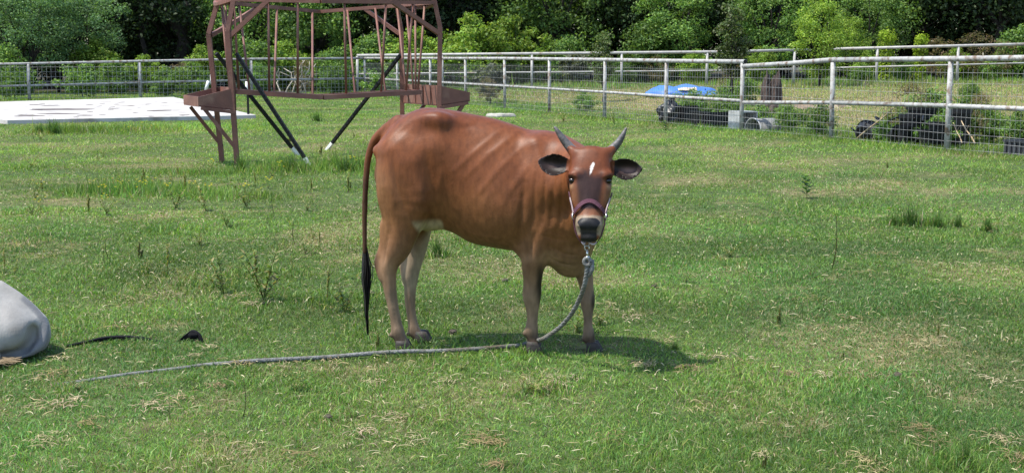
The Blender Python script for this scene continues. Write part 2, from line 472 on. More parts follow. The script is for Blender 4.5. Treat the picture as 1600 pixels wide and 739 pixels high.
parts = []
NB = 1080000
x, y = sample_field(NB, 4.1, 58.5, 1.72)
keep = ~in_slab(x, y, .03)
x, y = x[keep], y[keep]; n = len(x)
t = tallness(x, y)
h = .0198 * t * rng.lognormal(0, .33, n) * (1 + .25 * sstep(8, 20, y))
w = .0030 * (y / 5) ** .88 * rng.uniform(.7, 1.35, n) * (1 + .06 * t)
lean = rng.gamma(2.2, .42, n) / (1 + .35 * np.clip(t - 1.5, 0, 6))
az = rng.uniform(0, 2 * np.pi, n)
c = grass_cols(x, y, n)
near = y < 13
off = 0; Vs = []; Fs = []; Cs = []
for m_, sg in ((near, 3), (~near, 1)):
    V, F, C = blade_batch(x[m_], y[m_], h[m_], w[m_], lean[m_], az[m_], sg, c[m_])
    Vs.append(V); Fs.append(F + off); Cs.append(C); off += len(V)
# short undergrowth that closes the sward close by
x, y = sample_field(330000, 4.1, 12.5, 1.4); n = len(x)
c = grass_cols(x, y, n) * rng.uniform(.7, 1.1, n)[:, None]
V, F, C = blade_batch(x, y, .017 * rng.lognormal(0, .3, n), .0046 * (y / 5) ** .8 * rng.uniform(.7, 1.3, n), rng.gamma(2.5, .5, n), rng.uniform(0, 2 * np.pi, n), 1, c)
Vs.append(V); Fs.append(F + off); Cs.append(C); off += len(V)
grass = link_mesh("grass", np_mesh("grass", np.concatenate(Vs), np.concatenate(Fs), np.concatenate(Cs)), M['grass'])
tag(grass, "short patchy green pasture grass covering the whole paddock", "grass", kind="stuff")

# bleached straw lying on the sward, much of it in small matted wisps
def straw_strip(px_, py_, length, width, az_, curl, lift, colr):
    k = 5; pts = []; a = az_; X, Y = px_, py_
    for i in range(k):
        pts.append((X, Y, gz(X, Y) + .014 + lift * math.sin(math.pi * i / (k - 1))))
        X += math.cos(a) * length / (k - 1); Y += math.sin(a) * length / (k - 1); a += curl
    vs = []
    for i, p in enumerate(pts):
        nx2, ny2 = -math.sin(az_ + curl * i), math.cos(az_ + curl * i); ww = width * (1 if 0 < i < k - 1 else .4) / 2
        vs.append((p[0] + nx2 * ww, p[1] + ny2 * ww, p[2])); vs.append((p[0] - nx2 * ww, p[1] - ny2 * ww, p[2] + ww * .6))
    return vs
SV = []; SF = []; SC = []
def emit(vs, colr):
    n0 = len(SV); SV.extend(vs)
    for i in range(4): SF.append((n0 + 2 * i, n0 + 2 * i + 1, n0 + 2 * i + 3, n0 + 2 * i + 2))
    SC.extend([colr] * len(vs))
sx, sy = sample_field(16000, 4.1, 24, 1.6)
sdry = dryness(sx, sy)
rr = random.Random(4)
for X, Y, dd in zip(sx, sy, sdry):
    if rr.random() > .40 + dd: continue
    cc = DRY[rr.randrange(4)] * rr.uniform(.55, 1.1)
    emit(straw_strip(X, Y, rr.uniform(.018, .055), .0034 * (Y / 5) ** .8, rr.uniform(0, 6.28), rr.uniform(-.3, .3), rr.uniform(.0, .008), cc), cc)
WISPS = [(880, 598, 60, .10), (860, 608, 40, .09), (765, 693, 70, .09), (780, 728, 30, .05), (622, 655, 30, .07), (590, 600, 20, .06), (520, 570, 24, .08), (1440, 672, 40, .08), (1455, 690, 30, .10), (1350, 725, 50, .12), (1370, 735, 30, .1),
         (1570, 690, 50, .10), (1590, 720, 50, .08), (1290, 590, 25, .06), (1350, 588, 35, .09), (1240, 588, 25, .05), (1195, 715, 25, .05), (1010, 572, 40, .07), (1080, 578, 35, .08), (1050, 535, 16, .08),
         (90, 588, 45, .10), (70, 592, 30, .08), (95, 562, 25, .07), (85, 633, 45, .13), (110, 632, 35, .10), (240, 640, 30, .10), (140, 665, 35, .08), (80, 690, 45, .12), (280, 628, 30, .10), (340, 605, 35, .08), (380, 570, 35, .08), (440, 575, 20, .08),
         (375, 465, 50, .14), (400, 475, 35, .10), (210, 470, 40, .16), (260, 462, 40, .14), (190, 513, 18, .08), (150, 495, 16, .06), (470, 716, 25, .1), (380, 710, 45, .12), (330, 690, 30, .1), (640, 690, 30, .12), (570, 680, 25, .08), (960, 690, 20, .1),
         (1100, 640, 25, .12), (1180, 570, 30, .14), (700, 600, 25, .09), (1440, 540, 30, .14), (1490, 470, 24, .14), (1360, 430, 25, .2), (1540, 395, 25, .1), (1390, 400, 20, .14), (1180, 430, 20, .16), (990, 500, 20, .1), (950, 480, 18, .12),
         (30, 540, 45, .16), (10, 555, 50, .14), (55, 545, 35, .10), (330, 545, 18, .06), (300, 560, 18, .1), (1270, 470, 30, .15), (1330, 500, 25, .12), (1090, 480, 24, .12), (1560, 600, 25, .12), (1120, 560, 25, .1)]
for (wx_, wy_, cnt, rad) in WISPS:
    p = on_ground(wx_, wy_); base = DRY[rr.randrange(3)] * np.array([1.0, rr.uniform(.86, 1), rr.uniform(.8, 1)])
    for _ in range(int(cnt * 1.5)):
        X = p[0] + rr.gauss(0, rad * .42); Y = p[1] + rr.gauss(0, rad * .55)
        cc = base * rr.uniform(.4, .95)
        emit(straw_strip(X, Y, rr.uniform(.02, .065), rr.uniform(.0022, .0038), rr.uniform(0, 6.28), rr.uniform(-.35, .35), rr.uniform(.0, .010), cc), cc)
dry = link_mesh("dry_grass", np_mesh("dry_grass", np.array(SV), np.array(SF), np.array(SC)), M['straw'])
tag(dry, "bleached straw and dead grass wisps strewn over the green sward", "dry grass", kind="stuff")

# ------------------------------------------------------------------ distance-field modelling for animal bodies
class Field:
    def __init__(s, lo, hi, h):
        s.lo = np.array(lo, float); s.h = h
        s.n = np.ceil((np.array(hi) - s.lo) / h).astype(int) + 1
        s.ax = [s.lo[i] + h * np.arange(s.n[i]) for i in range(3)]
        s.F = np.full(s.n, .5, np.float32)
    def view(s, lo, hi):
        a = np.clip(np.floor((np.array(lo) - s.lo) / s.h).astype(int), 0, s.n); b = np.clip(np.ceil((np.array(hi) - s.lo) / s.h).astype(int) + 1, 0, s.n)
        sl = tuple(slice(a[i], b[i]) for i in range(3))
        X = s.ax[0][sl[0]][:, None, None].astype(np.float32); Y = s.ax[1][sl[1]][None, :, None].astype(np.float32); Z = s.ax[2][sl[2]][None, None, :].astype(np.float32)
        return sl, X, Y, Z
    @staticmethod
    def smin(a, b, k):
        h = np.maximum(k - np.abs(a - b), 0) / k
        return np.minimum(a, b) - h * h * k * .25
    def add(s, sl, d, k):
        s.F[sl] = s.smin(s.F[sl], d.astype(np.float32), k)
    def cut(s, sl, d, k):
        s.F[sl] = -s.smin(-s.F[sl], d.astype(np.float32), k)
    def cone(s, p, q, r1, r2, k=.03, squash=None):
        p = np.array(p, float); q = np.array(q, float); m = max(r1, r2) + k + .02
        sl, X, Y, Z = s.view(np.minimum(p, q) - m, np.maximum(p, q) + m)
        d = q - p; L2 = max(float(d @ d), 1e-9)
        dx, dy, dz = X - p[0], Y - p[1], Z - p[2]
        t = np.clip((dx * d[0] + dy * d[1] + dz * d[2]) / L2, 0, 1)
        ex, ey, ez = dx - t * d[0], dy - t * d[1], dz - t * d[2]
        if squash is not None: ey = ey / squash
        s.add(sl, np.sqrt(ex * ex + ey * ey + ez * ez) - (r1 + (r2 - r1) * t), k)
    def chain(s, pts, k=.03, squash=None):
        A = np.array([p[:3] for p in pts]); rm = max(p[3] for p in pts) + k + .02
        sl, X, Y, Z = s.view(A.min(0) - rm, A.max(0) + rm); best = None
        if len(pts) > 3:       # resample the limb smoothly so that it swells and tapers without kinks
            q = np.array(pts, float); L = np.concatenate([[0], np.cumsum(np.linalg.norm(np.diff(q[:, :3], axis=0), axis=1))])
            g = np.linspace(0, L[-1], 3 * len(pts)); q = np.stack([smooth_curve(list(zip(L, q[:, i])), g) for i in range(4)], 1)
        else: q = np.array(pts, float)
        for a, b in zip(q[:-1], q[1:]):
            d = b[:3] - a[:3]; L2 = max(float(d @ d), 1e-9); dx, dy, dz = X - a[0], Y - a[1], Z - a[2]
            t = np.clip((dx * d[0] + dy * d[1] + dz * d[2]) / L2, 0, 1)
            ex, ey, ez = dx - t * d[0], dy - t * d[1], dz - t * d[2]
            dd = (np.sqrt(ex * ex + ey * ey + ez * ez) - (a[3] + (b[3] - a[3]) * t)).astype(np.float32)
            best = dd if best is None else np.minimum(best, dd)
        s.add(sl, best, k)
    def ell(s, c, r, k=.03, cut=False):
        c = np.array(c, float); r = np.array(r, float)
        sl, X, Y, Z = s.view(c - r - k - .02, c + r + k + .02)
        q = np.sqrt(((X - c[0]) / r[0]) ** 2 + ((Y - c[1]) / r[1]) ** 2 + ((Z - c[2]) / r[2]) ** 2)
        d = (q - 1) * r.min()
        (s.cut if cut else s.add)(sl, d, k)
    def surface(s):
        F = s.F; h = s.h; inside = F < 0
        c = np.zeros(np.array(F.shape) - 1, np.int8)
        for i in (0, 1):
            for j in (0, 1):
                for k in (0, 1):
                    c += inside[i:F.shape[0] - 1 + i, j:F.shape[1] - 1 + j, k:F.shape[2] - 1 + k]
        act = np.argwhere((c > 0) & (c < 8)); m = len(act)
        cid = np.full(c.shape, -1, np.int64); cid[tuple(act.T)] = np.arange(m)
        S = np.zeros((m, 3)); cnt = np.zeros(m)
        for ax in range(3):
            o = [a for a in range(3) if a != ax]
            for b0 in (0, 1):
                for b1 in (0, 1):
                    p = act.copy(); p[:, o[0]] += b0; p[:, o[1]] += b1
                    q = p.copy(); q[:, ax] += 1
                    fa = F[tuple(p.T)].astype(float); fb = F[tuple(q.T)].astype(float)
                    x = (fa < 0) != (fb < 0)
                    t = np.where(x, fa / np.where(np.abs(fa - fb) < 1e-9, 1, fa - fb), 0)
                    pt = (p - act).astype(float); pt[:, ax] += t
                    S[x] += pt[x]; cnt[x] += 1
        V = s.lo + h * (act + S / cnt[:, None])
        quads = []
        for ax in range(3):
            o = [(ax + 1) % 3, (ax + 2) % 3]
            a = [slice(None)] * 3; b = [slice(None)] * 3
            a[ax] = slice(0, -1); b[ax] = slice(1, None)
            cr = inside[tuple(a)] != inside[tuple(b)]
            e = np.argwhere(cr)
            e = e[(e[:, o[0]] > 0) & (e[:, o[1]] > 0) & (e[:, o[0]] < F.shape[o[0]] - 1) & (e[:, o[1]] < F.shape[o[1]] - 1)]
            ids = []
            for d0, d1 in ((-1, -1), (0, -1), (0, 0), (-1, 0)):
                q = e.copy(); q[:, o[0]] += d0; q[:, o[1]] += d1; ids.append(cid[tuple(q.T)])
            q = np.stack(ids, 1); flip = ~inside[tuple(e.T)]
            q[flip] = q[flip][:, ::-1]; quads.append(q)
        return V, np.concatenate(quads)

def smooth_curve(pts, us):
    """Smooth interpolation through (u, value) points."""
    pts = sorted(pts); xs = np.array([p[0] for p in pts]); ys = np.array([p[1] for p in pts])
    m = np.gradient(ys, xs)
    u = np.clip(us, xs[0], xs[-1]); i = np.clip(np.searchsorted(xs, u) - 1, 0, len(xs) - 2)
    hh = xs[i + 1] - xs[i]; t = (u - xs[i]) / hh
    return (2 * t ** 3 - 3 * t ** 2 + 1) * ys[i] + (t ** 3 - 2 * t ** 2 + t) * hh * m[i] + (-2 * t ** 3 + 3 * t ** 2) * ys[i + 1] + (t ** 3 - t ** 2) * hh * m[i + 1]

def sweep(fl, top, bot, wid, lo, hi, k=.04, n=2.2):
    """Torso along the first axis: top and bottom lines and half-widths (u, half width, skew)."""
    sl, X, Y, Z = fl.view(lo, hi)
    u = X.ravel().astype(float)
    T = smooth_curve(top, u)[:, None, None]; B = smooth_curve(bot, u)[:, None, None]
    W = np.maximum(smooth_curve([(a, b) for a, b, c in wid], u), .01)[:, None, None]; K = smooth_curve([(a, c) for a, b, c in wid], u)[:, None, None]
    hh = np.maximum((T - B) / 2, .01); c = (T + B) / 2
    q = (Z - c) / hh
    ww = W * np.clip(1 + K * np.clip(q, -1.3, 1.3), .3, 2)
    r = (np.abs(Y / ww) ** n + np.abs(q) ** n) ** (1 / n)
    u0, u1 = max(min(p[0] for p in top), min(p[0] for p in bot)), min(max(p[0] for p in top), max(p[0] for p in bot))
    over = np.maximum(np.maximum(u0 - X, X - u1), 0)
    d = (r - 1) * np.minimum(W, hh)
    fl.add(sl, np.sqrt(np.maximum(d, 0) ** 2 + over ** 2) + np.minimum(d, 0) * (over == 0), k)

# ------------------------------------------------------------------ the brown cow
YAW = R(6)
CD = np.array([math.cos(YAW), -math.sin(YAW), 0]); CL = np.array([math.sin(YAW), math.cos(YAW), 0]); CZ = np.array([0, 0, 1.0])
COWO = on_ground(627, 549); COWO[2] = 0; COWO = COWO + CL * .12

def Lc(x, y, v):
    """Cow coordinates (forward, left, up) of a photo position on the plane v to the cow's left."""
    r = ray(x, y); t = (v - (CPOS - COWO) @ CL) / (r @ CL); p = CPOS + r * t - COWO
    return np.array([p @ CD, v, p[2]])

cow = empty("cow", tuple(COWO), -YAW)
tag(cow, "reddish brown young cow with grey horns and white forehead blaze standing haltered", "cow")
V_ = .0072
fl = Field((-.30, -.70, -.06), (1.32, .38, 1.36), V_)
def P(x, y, v, r): return (*Lc(x, y, v), r)

top = [tuple(Lc(x, y, 0)[[0, 2]]) for x, y in ((589, 262), (596, 224), (606, 203), (622, 187), (640, 176), (660, 169), (682, 169), (705, 172), (735, 178), (770, 185), (800, 194), (828, 203), (860, 208), (885, 224), (905, 256), (925, 300), (934, 330))]
bot = [tuple(Lc(x, y, 0)[[0, 2]]) for x, y in ((589, 285), (596, 300), (606, 320), (622, 336), (640, 345), (660, 351), (682, 356), (705, 362), (735, 378), (770, 386), (800, 390), (828, 394), (852, 404), (878, 421), (900, 428), (920, 408), (934, 372))]
wid = [(Lc(x, 280, 0)[0], a, b) for x, a, b in ((589, .065, 0), (600, .105, .05), (615, .135, .12), (640, .158, .25), (662, .176, .30), (684, .184, .25), (705, .181, .16), (735, .195, -.02), (770, .222, -.20), (800, .228, -.20), (830, .215, -.18), (860, .19, -.12), (885, .155, -.05), (905, .125, 0), (925, .085, 0), (934, .055, 0))]
sweep(fl, top, bot, wid, (-.25, -.4, .3), (1.1, .36, 1.36))
for sg in (-1, 1):
    fl.ell(Lc(684, 188, .130 * sg), (.05, .03, .03), .06)         # hook bones
    fl.ell(Lc(590, 236, .075 * sg), (.028, .03, .03), .05)          # pin bones
    fl.ell(Lc(733, 208, .268 * sg), (.075, .06, .05), .10, cut=True)   # hollow of the flank behind the ribs
    fl.ell(Lc(648, 203, .225 * sg), (.06, .045, .045), .08, cut=True)       # hollow between hook and pin
# near hind leg
fl.chain([P(626, 240, -.07, .115), P(624, 300, -.085, .114), P(626, 345, -.095, .090), P(620.5, 383, -.11, .069), P(607, 418, -.115, .0475), P(608.5, 444, -.12, .0365), P(613.5, 475, -.12, .0300), P(619, 503, -.12, .0295), P(622, 519, -.12, .0355), P(626, 530, -.12, .034), P(631, 541, -.12, .036)], .035)
fl.chain([P(646, 258, -.085, .11), P(654, 310, -.11, .090), P(641, 355, -.11, .055), P(625, 392, -.11, .040)], .04)
fl.chain([P(604, 352, -.10, .036), P(597, 385, -.115, .019), P(590.5, 412, -.115, .021), P(599, 432, -.115, .028)], .022)
# far hind leg
fl.chain([P(640, 250, .07, .115), P(648, 310, .085, .115), P(653, 350, .09, .078), P(652, 385, .10, .054), P(643, 425, .10, .043), P(641, 450, .10, .034), P(641, 476, .10, .0285), P(645, 504, .10, .0275), P(648, 517, .10, .033), P(654, 527, .10, .031), P(660, 536, .10, .034)], .035)
fl.chain([P(640, 380, .10, .03), P(630, 416, .10, .022), P(636, 432, .10, .03)], .028)
# near foreleg and shoulder
fl.chain([P(838, 232, -.10, .06), P(850, 290, -.122, .080), P(862, 345, -.132, .080)], .06)
fl.chain([P(862, 345, -.132, .080), P(842, 385, -.13, .074), P(834, 408, -.12, .063), P(832, 440, -.10, .0475), P(831, 464, -.085, .0475), P(831.5, 480, -.08, .036), P(832, 499, -.075, .0285), P(830.5, 516, -.07, .0355), P(832, 526, -.07, .0315), P(835, 535, -.07, .034)], .04)
fl.ell(Lc(816, 385, -.12), (.035, .04, .045), .04)
# far foreleg, set forward
fl.chain([P(880, 330, .11, .08), P(896, 385, .10, .075), P(912, 425, .08, .048), P(917, 452, .08, .037), P(918, 471, .08, .040), P(918.5, 486, .08, .030), P(919, 505, .08, .0235), P(920, 524, .08, .0325), P(922.5, 535, .08, .0265), P(927, 546, .08, .031)], .04)
for (x_, y_, v_) in ((610, 524, -.135), (610, 524, -.105), (637, 522, .085), (637, 522, .115), (819, 521, -.085), (819, 521, -.055), (911, 530, .065), (911, 530, .095)): fl.ell(Lc(x_, y_, v_), (.012, .010, .014), .012)   # dewclaws
# neck, turned towards the viewer
fl.chain([P(848, 285, -.02, .19), P(886, 288, -.13, .150), P(910, 284, -.25, .112), P(919, 280, -.34, .095)], .07)
fl.chain([P(845, 246, 0, .105), P(872, 243, -.06, .10), P(898, 252, -.16, .09), P(916, 264, -.28, .075)], .06)
fl.chain([P(882, 385, -.06, .105), P(902, 352, -.17, .085), P(915, 330, -.28, .062), P(918, 318, -.35, .055)], .06)
fl.chain([P(886, 414, -.03, .048), P(897, 416, -.05, .044), P(905, 390, -.12, .05)], .05)     # brisket
for (a, b, c2) in (((868, 268), (861, 335), -.19), ((880, 290), (874, 350), -.215), ((852, 260), (848, 320), -.175)):   # folds of loose neck skin
    fl.cone(Lc(*a, c2), Lc(*b, c2 + .01), .012, .010, .045)
# tail
fl.chain([P(622, 190, 0, .035), P(603, 203, 0, .03), P(587, 217, 0, .024), P(577, 240, 0, .0195), P(572, 280, 0, .0175), P(570, 330, 0, .0155), P(570, 395, 0, .013)], .022)
# sheath and udder skin between the thighs
fl.ell(Lc(668, 346, -.01), (.05, .06, .04), .05)
# head
H0 = Lc(924, 236, -.40); H1 = Lc(920, 372, -.56)
HA = (H1 - H0); HL = np.linalg.norm(HA); HA = HA / HL
HN = np.array([0, -1.0, 0]); HN = HN - (HN @ HA) * HA; HN /= np.linalg.norm(HN)
HS = np.cross(HN, HA); HS = HS if HS[0] > 0 else -HS
def head_pt(s, side, n): return H0 + HA * s * HL + HS * side + HN * n
def head_xy(x, y, n_off=0.0):
    """Point of the head's mid plane (offset along the face normal) seen at a photo position."""
    r = ray(x, y); r = np.array([r @ CD, r @ CL, r[2]]); o = CPOS - COWO; o = np.array([o @ CD, o @ CL, o[2]])
    t = ((H0 + HN * n_off - o) @ HN) / (r @ HN)
    return o + r * t
HSEC = [(-.05, .035, .02, .035), (.0, .066, .036, .07), (.08, .088, .046, .095), (.18, .098, .052, .115), (.32, .1005, .054, .13), (.45, .098, .052, .135), (.58, .085, .050, .12), (.70, .071, .050, .092), (.80, .067, .051, .075), (.90, .0625, .048, .066), (.97, .050, .038, .056), (1.03, .028, .016, .034)]
m0 = np.minimum(H0, H1) - .2; m1 = np.maximum(H0, H1) + .2
sl, X, Y, Z = fl.view(m0, m1)
rel = [X - H0[0], Y - H0[1], Z - H0[2]]
hs = (rel[0] * HA[0] + rel[1] * HA[1] + rel[2] * HA[2]) / HL
hq = rel[0] * HS[0] + rel[1] * HS[1] + rel[2] * HS[2]; hn = rel[0] * HN[0] + rel[1] * HN[1] + rel[2] * HN[2]
ss = [a[0] for a in HSEC]
def hv(i):
    g = np.linspace(-.06, 1.05, 400); tab = smooth_curve([(a[0], a[i]) for a in HSEC], g)
    return np.interp(hs, g, tab)
hw_, hf_, hb_ = hv(1), hv(2), hv(3)
nn = 2.5
rr_ = (np.abs(hq / hw_) ** nn + np.abs(hn / np.where(hn > 0, hf_, hb_)) ** nn) ** (1 / nn)
dh = (rr_ - 1) * np.minimum(hw_, hf_)
ov = np.maximum(np.maximum(-.05 - hs, hs - 1.03), 0) * HL
fl.add(sl, np.sqrt(np.maximum(dh, 0) ** 2 + ov ** 2) + np.minimum(dh, 0) * (ov == 0), .035)
for sg in (-1, 1):
    fl.ell(head_pt(.30, .074 * sg, .032), (.028, .026, .018), .022)           # brow
    fl.ell(head_pt(.365, .103 * sg, .036), (.022, .016, .014), .014, cut=True)  # eye socket
    fl.ell(head_pt(.60, .062 * sg, .062), (.026, .020, .055), .03, cut=True)    # hollow beside the nose bone
    fl.ell(head_pt(.885, .036 * sg, .052), (.016, .012, .012), .014)
    fl.ell(head_pt(.880, .040 * sg, .066), (.0095, .014, .0085), .010, cut=True)   # nostril
    fl.cone(head_pt(.02, .075 * sg, -.005), head_pt(-.02, .098 * sg, -.01), .027, .022, .03)   # horn boss
fl.ell(head_pt(.87, 0, .038), (.046, .026, .034), .02)                         # nose pad
fl.ell(head_pt(.995, 0, .006), (.045, .035, .020), .016)                       # lower lip
fl.cone(head_pt(.955, -.05, .042), head_pt(.955, .05, .042), .006, .006, .006) if False else None
# ears
EARS = []
for (rx, ry, tx, ty, hgt, dn) in ((888, 259, 839, 251, .045, -.005), (957, 262, 1005, 263, .045, -.005)):
    e0 = head_xy(rx, ry, -.02) + HN * dn; e1 = head_xy(tx, ty, -.02) - HN * .01
    ea = e1 - e0; el = np.linalg.norm(ea); ea /= el
    ec = HN - (HN @ ea) * ea; ec /= np.linalg.norm(ec); ec = ec + np.array([0, 0, -.12]); ec -= (ec @ ea) * ea; ec /= np.linalg.norm(ec)
    eb = np.cross(ea, ec); eb = eb if eb[2] > 0 else -eb
    EARS.append((e0, ea, eb, ec, el))
    sl, X, Y, Z = fl.view(np.minimum(e0, e1) - .09, np.maximum(e0, e1) + .09)
    r0, r1, r2 = X - e0[0], Y - e0[1], Z - e0[2]
    a = (r0 * ea[0] + r1 * ea[1] + r2 * ea[2]) / el; b = r0 * eb[0] + r1 * eb[1] + r2 * eb[2]; c_ = r0 * ec[0] + r1 * ec[1] + r2 * ec[2]
    b = b + .010 * np.sin(np.pi * np.clip(a, 0, 1))
    ac = np.clip(a, 0, 1)
    we = .0475 * np.clip(1 - np.abs((ac - .46) / .545) ** 2.0, 0, 1) ** .80 + .012 * (1 - ac)
    cup = .030 * (np.abs(b) / .045) ** 2 - .016 * np.sin(np.pi * ac)
    d = np.maximum(np.maximum(np.abs(b) - we, np.abs(c_ - cup) - .0075), np.maximum(-a - .05, a - 1) * el)
    fl.add(sl, d, .012)
# ribs, faintly showing through the coat on the barrel
sl, X, Y, Z = fl.view((.35, -.4, .5), (.95, .36, 1.15))
ph = (X * 1.0 - (Z - .8) * .75) / .068 * 2 * np.pi
mask = np.exp(-((X - .52) / .17) ** 2) * np.exp(-((Z - .90) / .14) ** 2)
fl.F[sl] += (.0011 * np.sin(ph) * mask).astype(np.float32)
# muscle lines on shoulder and thigh
ph = X * 0
V, Fq = fl.surface()
# a light relaxation takes the last traces of the grid out of the skin
def relax(V, Fq, it=2, lam=.5):
    e = np.concatenate([Fq[:, [0, 1]], Fq[:, [1, 2]], Fq[:, [2, 3]], Fq[:, [3, 0]]]); e = np.concatenate([e, e[:, ::-1]])
    cnt = np.bincount(e[:, 0], minlength=len(V))[:, None]
    for _ in range(it):
        A = np.stack([np.bincount(e[:, 0], weights=V[e[:, 1], i], minlength=len(V)) for i in range(3)], 1) / cnt
        V = V + lam * (A - V)
    return V
V = relax(V, Fq, 7, np.where((V[:, 1] < -.34) & (V[:, 2] > .55), .30, .5)[:, None])
def refine(V, Fq, mask_fn, it=2):
    for _ in range(it):
        m = mask_fn(V[Fq].mean(1)); A = Fq[m]; keep_ = Fq[~m]
        e = np.sort(np.stack([A, np.roll(A, -1, 1)], 2).reshape(-1, 2), 1)
        ue, inv = np.unique(e, axis=0, return_inverse=True); inv = inv.reshape(-1, 4)
        ev = len(V) + np.arange(len(ue)); cv = len(V) + len(ue) + np.arange(len(A))
        V = np.concatenate([V, V[ue].mean(1), V[A].mean(1)])
        em = ev[inv]
        new = [np.stack([A[:, k], em[:, k], cv, em[:, (k - 1) % 4]], 1) for k in range(4)]
        Fq = np.concatenate([keep_] + new)
    return V, Fq
def vnormals(V, Fq):
    a = V[Fq[:, 2]] - V[Fq[:, 0]]; b = V[Fq[:, 3]] - V[Fq[:, 1]]; fnn = np.cross(a, b); N_ = np.zeros_like(V)
    for k in range(4): np.add.at(N_, Fq[:, k], fnn)
    return N_ / (np.linalg.norm(N_, axis=1)[:, None] + 1e-12)
# bone, muscle and skin-fold relief on the side in view: (photo polyline, height in metres, half width)
RELIEF = [([(681, 180), (688, 205), (699, 240), (703, 275)], .005, .020), ([(802, 212), (766, 240), (730, 275)], .0045, .015), ([(780, 205), (745, 235), (712, 265)], .0045, .014), ([(818, 228), (788, 258), (752, 298)], .004, .015), ([(826, 260), (805, 290), (785, 325)], .003, .014),
          ([(666, 225), (672, 265), (676, 325)], -.009, .022), ([(822, 285), (816, 340), (812, 392)], -.010, .017), ([(842, 255), (837, 300), (836, 350)], -.006, .011), ([(856, 250), (853, 300), (849, 345)], -.006, .010), ([(869, 262), (866, 310), (861, 350)], -.007, .010), ([(881, 285), (878, 330), (872, 365)], -.006, .010),
          ([(613, 240), (622, 290), (640, 340)], -.006, .016), ([(600, 300), (612, 350), (609, 385)], -.006, .014), ([(836, 222), (852, 275), (866, 330)], .007, .022), ([(846, 345), (834, 375), (826, 400)], -.006, .014), ([(838, 400), (836, 440), (834, 462)], .004, .010), ([(606, 365), (601, 395), (599, 412)], -.009, .010), ([(612, 428), (613, 470), (618, 505)], -.004, .007),
          ([(700, 350), (740, 367), (785, 372)], .0025, .006), ([(740, 367), (760, 380), (790, 384)], .002, .006), ([(856, 402), (876, 413), (894, 416)], -.006, .009), ([(862, 384), (884, 397), (902, 398)], -.005, .009), ([(850, 366), (868, 372), (890, 372)], -.004, .009), ([(590, 255), (588, 290), (594, 335)], .006, .016), ([(640, 195), (620, 212), (600, 232)], -.005, .016),
          ([(690, 270), (684, 310), (680, 345)], .005, .014), ([(720, 200), (742, 196), (765, 200)], -.005, .016)]
VN = vnormals(V, Fq); disp = np.zeros(len(V)); near_side = sstep(-.01, -.05, V[:, 1]) * sstep(.25, -.15, VN[:, 1]) * sstep(-.36, -.32, V[:, 1])
for pl_, amp, wd_ in RELIEF:
    q2 = spline_pts = np.array([Lc(a, b, -.16)[[0, 2]] for a, b in pl_])
    tt = np.linspace(0, 1, 24); q2 = np.stack([np.interp(tt, np.linspace(0, 1, len(q2)), q2[:, i]) for i in (0, 1)], 1)
    dmin = np.full(len(V), 9.0); tm = np.zeros(len(V))
    for k, p2 in enumerate(q2):
        dd = np.hypot(V[:, 0] - p2[0], V[:, 2] - p2[1]); m = dd < dmin; dmin[m] = dd[m]; tm[m] = tt[k]
    disp += .78 * amp * np.exp(-(dmin / wd_) ** 2) * np.sin(np.pi * np.clip(.08 + .84 * tm, 0, 1)) ** .6
disp += .0035 * (fbm(V[:, 0] * 14, V[:, 2] * 14, 77, 3) - .5)
V = V + VN * (disp * near_side)[:, None]
V, Fq = refine(V, Fq, lambda p: (p[:, 1] < -.33) & (p[:, 2] > .55), 2)

# coat colours
def mixc(c, m, colr):
    m = np.clip(m, 0, 1)[:, None]; return c * (1 - m) + m * np.array([colr])
u, v, w = V.T
n1 = fbm(u * 9 + 3, w * 9 + v * 5, 5); n2 = fbm(u * 25, w * 16 + v * 20, 6)
c = np.tile([[.143, .0465, .0160]], (len(V), 1))
c = mixc(c, sstep(.98, .62, w + (n1 - .5) * .12) * .75, (.152, .068, .0255))
c = mixc(c, sstep(.70, .20, w + (n1 - .5) * .1) * sstep(.75, .55, w), (.200, .135, .088))
c = mixc(c, sstep(1.08, 1.22, w) * .7 * (v > -.6), (.095, .026, .010))
back = sstep(.55, .75, u) * sstep(1.0, 1.1, w) * (v > -.3)
c = mixc(c, back * .45, (.105, .028, .011))
rump = np.exp(-((u + .12) / .10) ** 2) * sstep(.35, .7, w) * sstep(1.05, .85, w)
c = mixc(c, rump * .6, (.23, .115, .05))
def spot(c, x, y, vv, r, colr, amt=1.0, rv=None):
    p = Lc(x, y, vv); q = ((V[:, 0] - p[0]) / r[0]) ** 2 + ((V[:, 2] - p[2]) / r[1]) ** 2
    if rv: q = q + ((V[:, 1] - vv) / rv) ** 2
    return mixc(c, np.exp(-q * q) * amt, colr)
g0 = Lc(676, 326, -.12); g1 = Lc(650, 352, -.12); g2 = Lc(690, 366, -.12)
nb_ = np.array([-(g1[2] - g0[2]), (g1[0] - g0[0])]); nb_ = nb_ / np.linalg.norm(nb_); nb_ = nb_ if nb_[1] < 0 else -nb_
pl1 = (u - g0[0]) * nb_[0] + (w - g0[2]) * nb_[1] + (n1 - .5) * .01
arc_ = np.sqrt((u - Lc(666, 356, -.12)[0]) ** 2 + ((w - Lc(666, 356, -.12)[2]) * .85) ** 2)
c = mixc(c, sstep(.088, .070, arc_ + (n1 - .5) * .02) * (v > -.2) * sstep(.70, .66, w) * sstep(.545, .575, w) * sstep(-.21, -.17, v) * sstep(Lc(652, 350, -.12)[0], Lc(660, 350, -.12)[0], u + (w - .62) * .5) * .9, (.36, .28, .17))
inner = sstep(.02, .07, v) * sstep(.06, .0, np.abs(u - Lc(650, 400, .1)[0]) - .07) * sstep(.75, .6, w) * sstep(.22, .34, w)
c = mixc(c, inner * .85, (.30, .24, .17))
c = spot(c, 880, 420, 0, (.10, .05), (.24, .145, .075), .8)
c = spot(c, 862, 400, -.05, (.05, .05), (.30, .18, .10), .5)
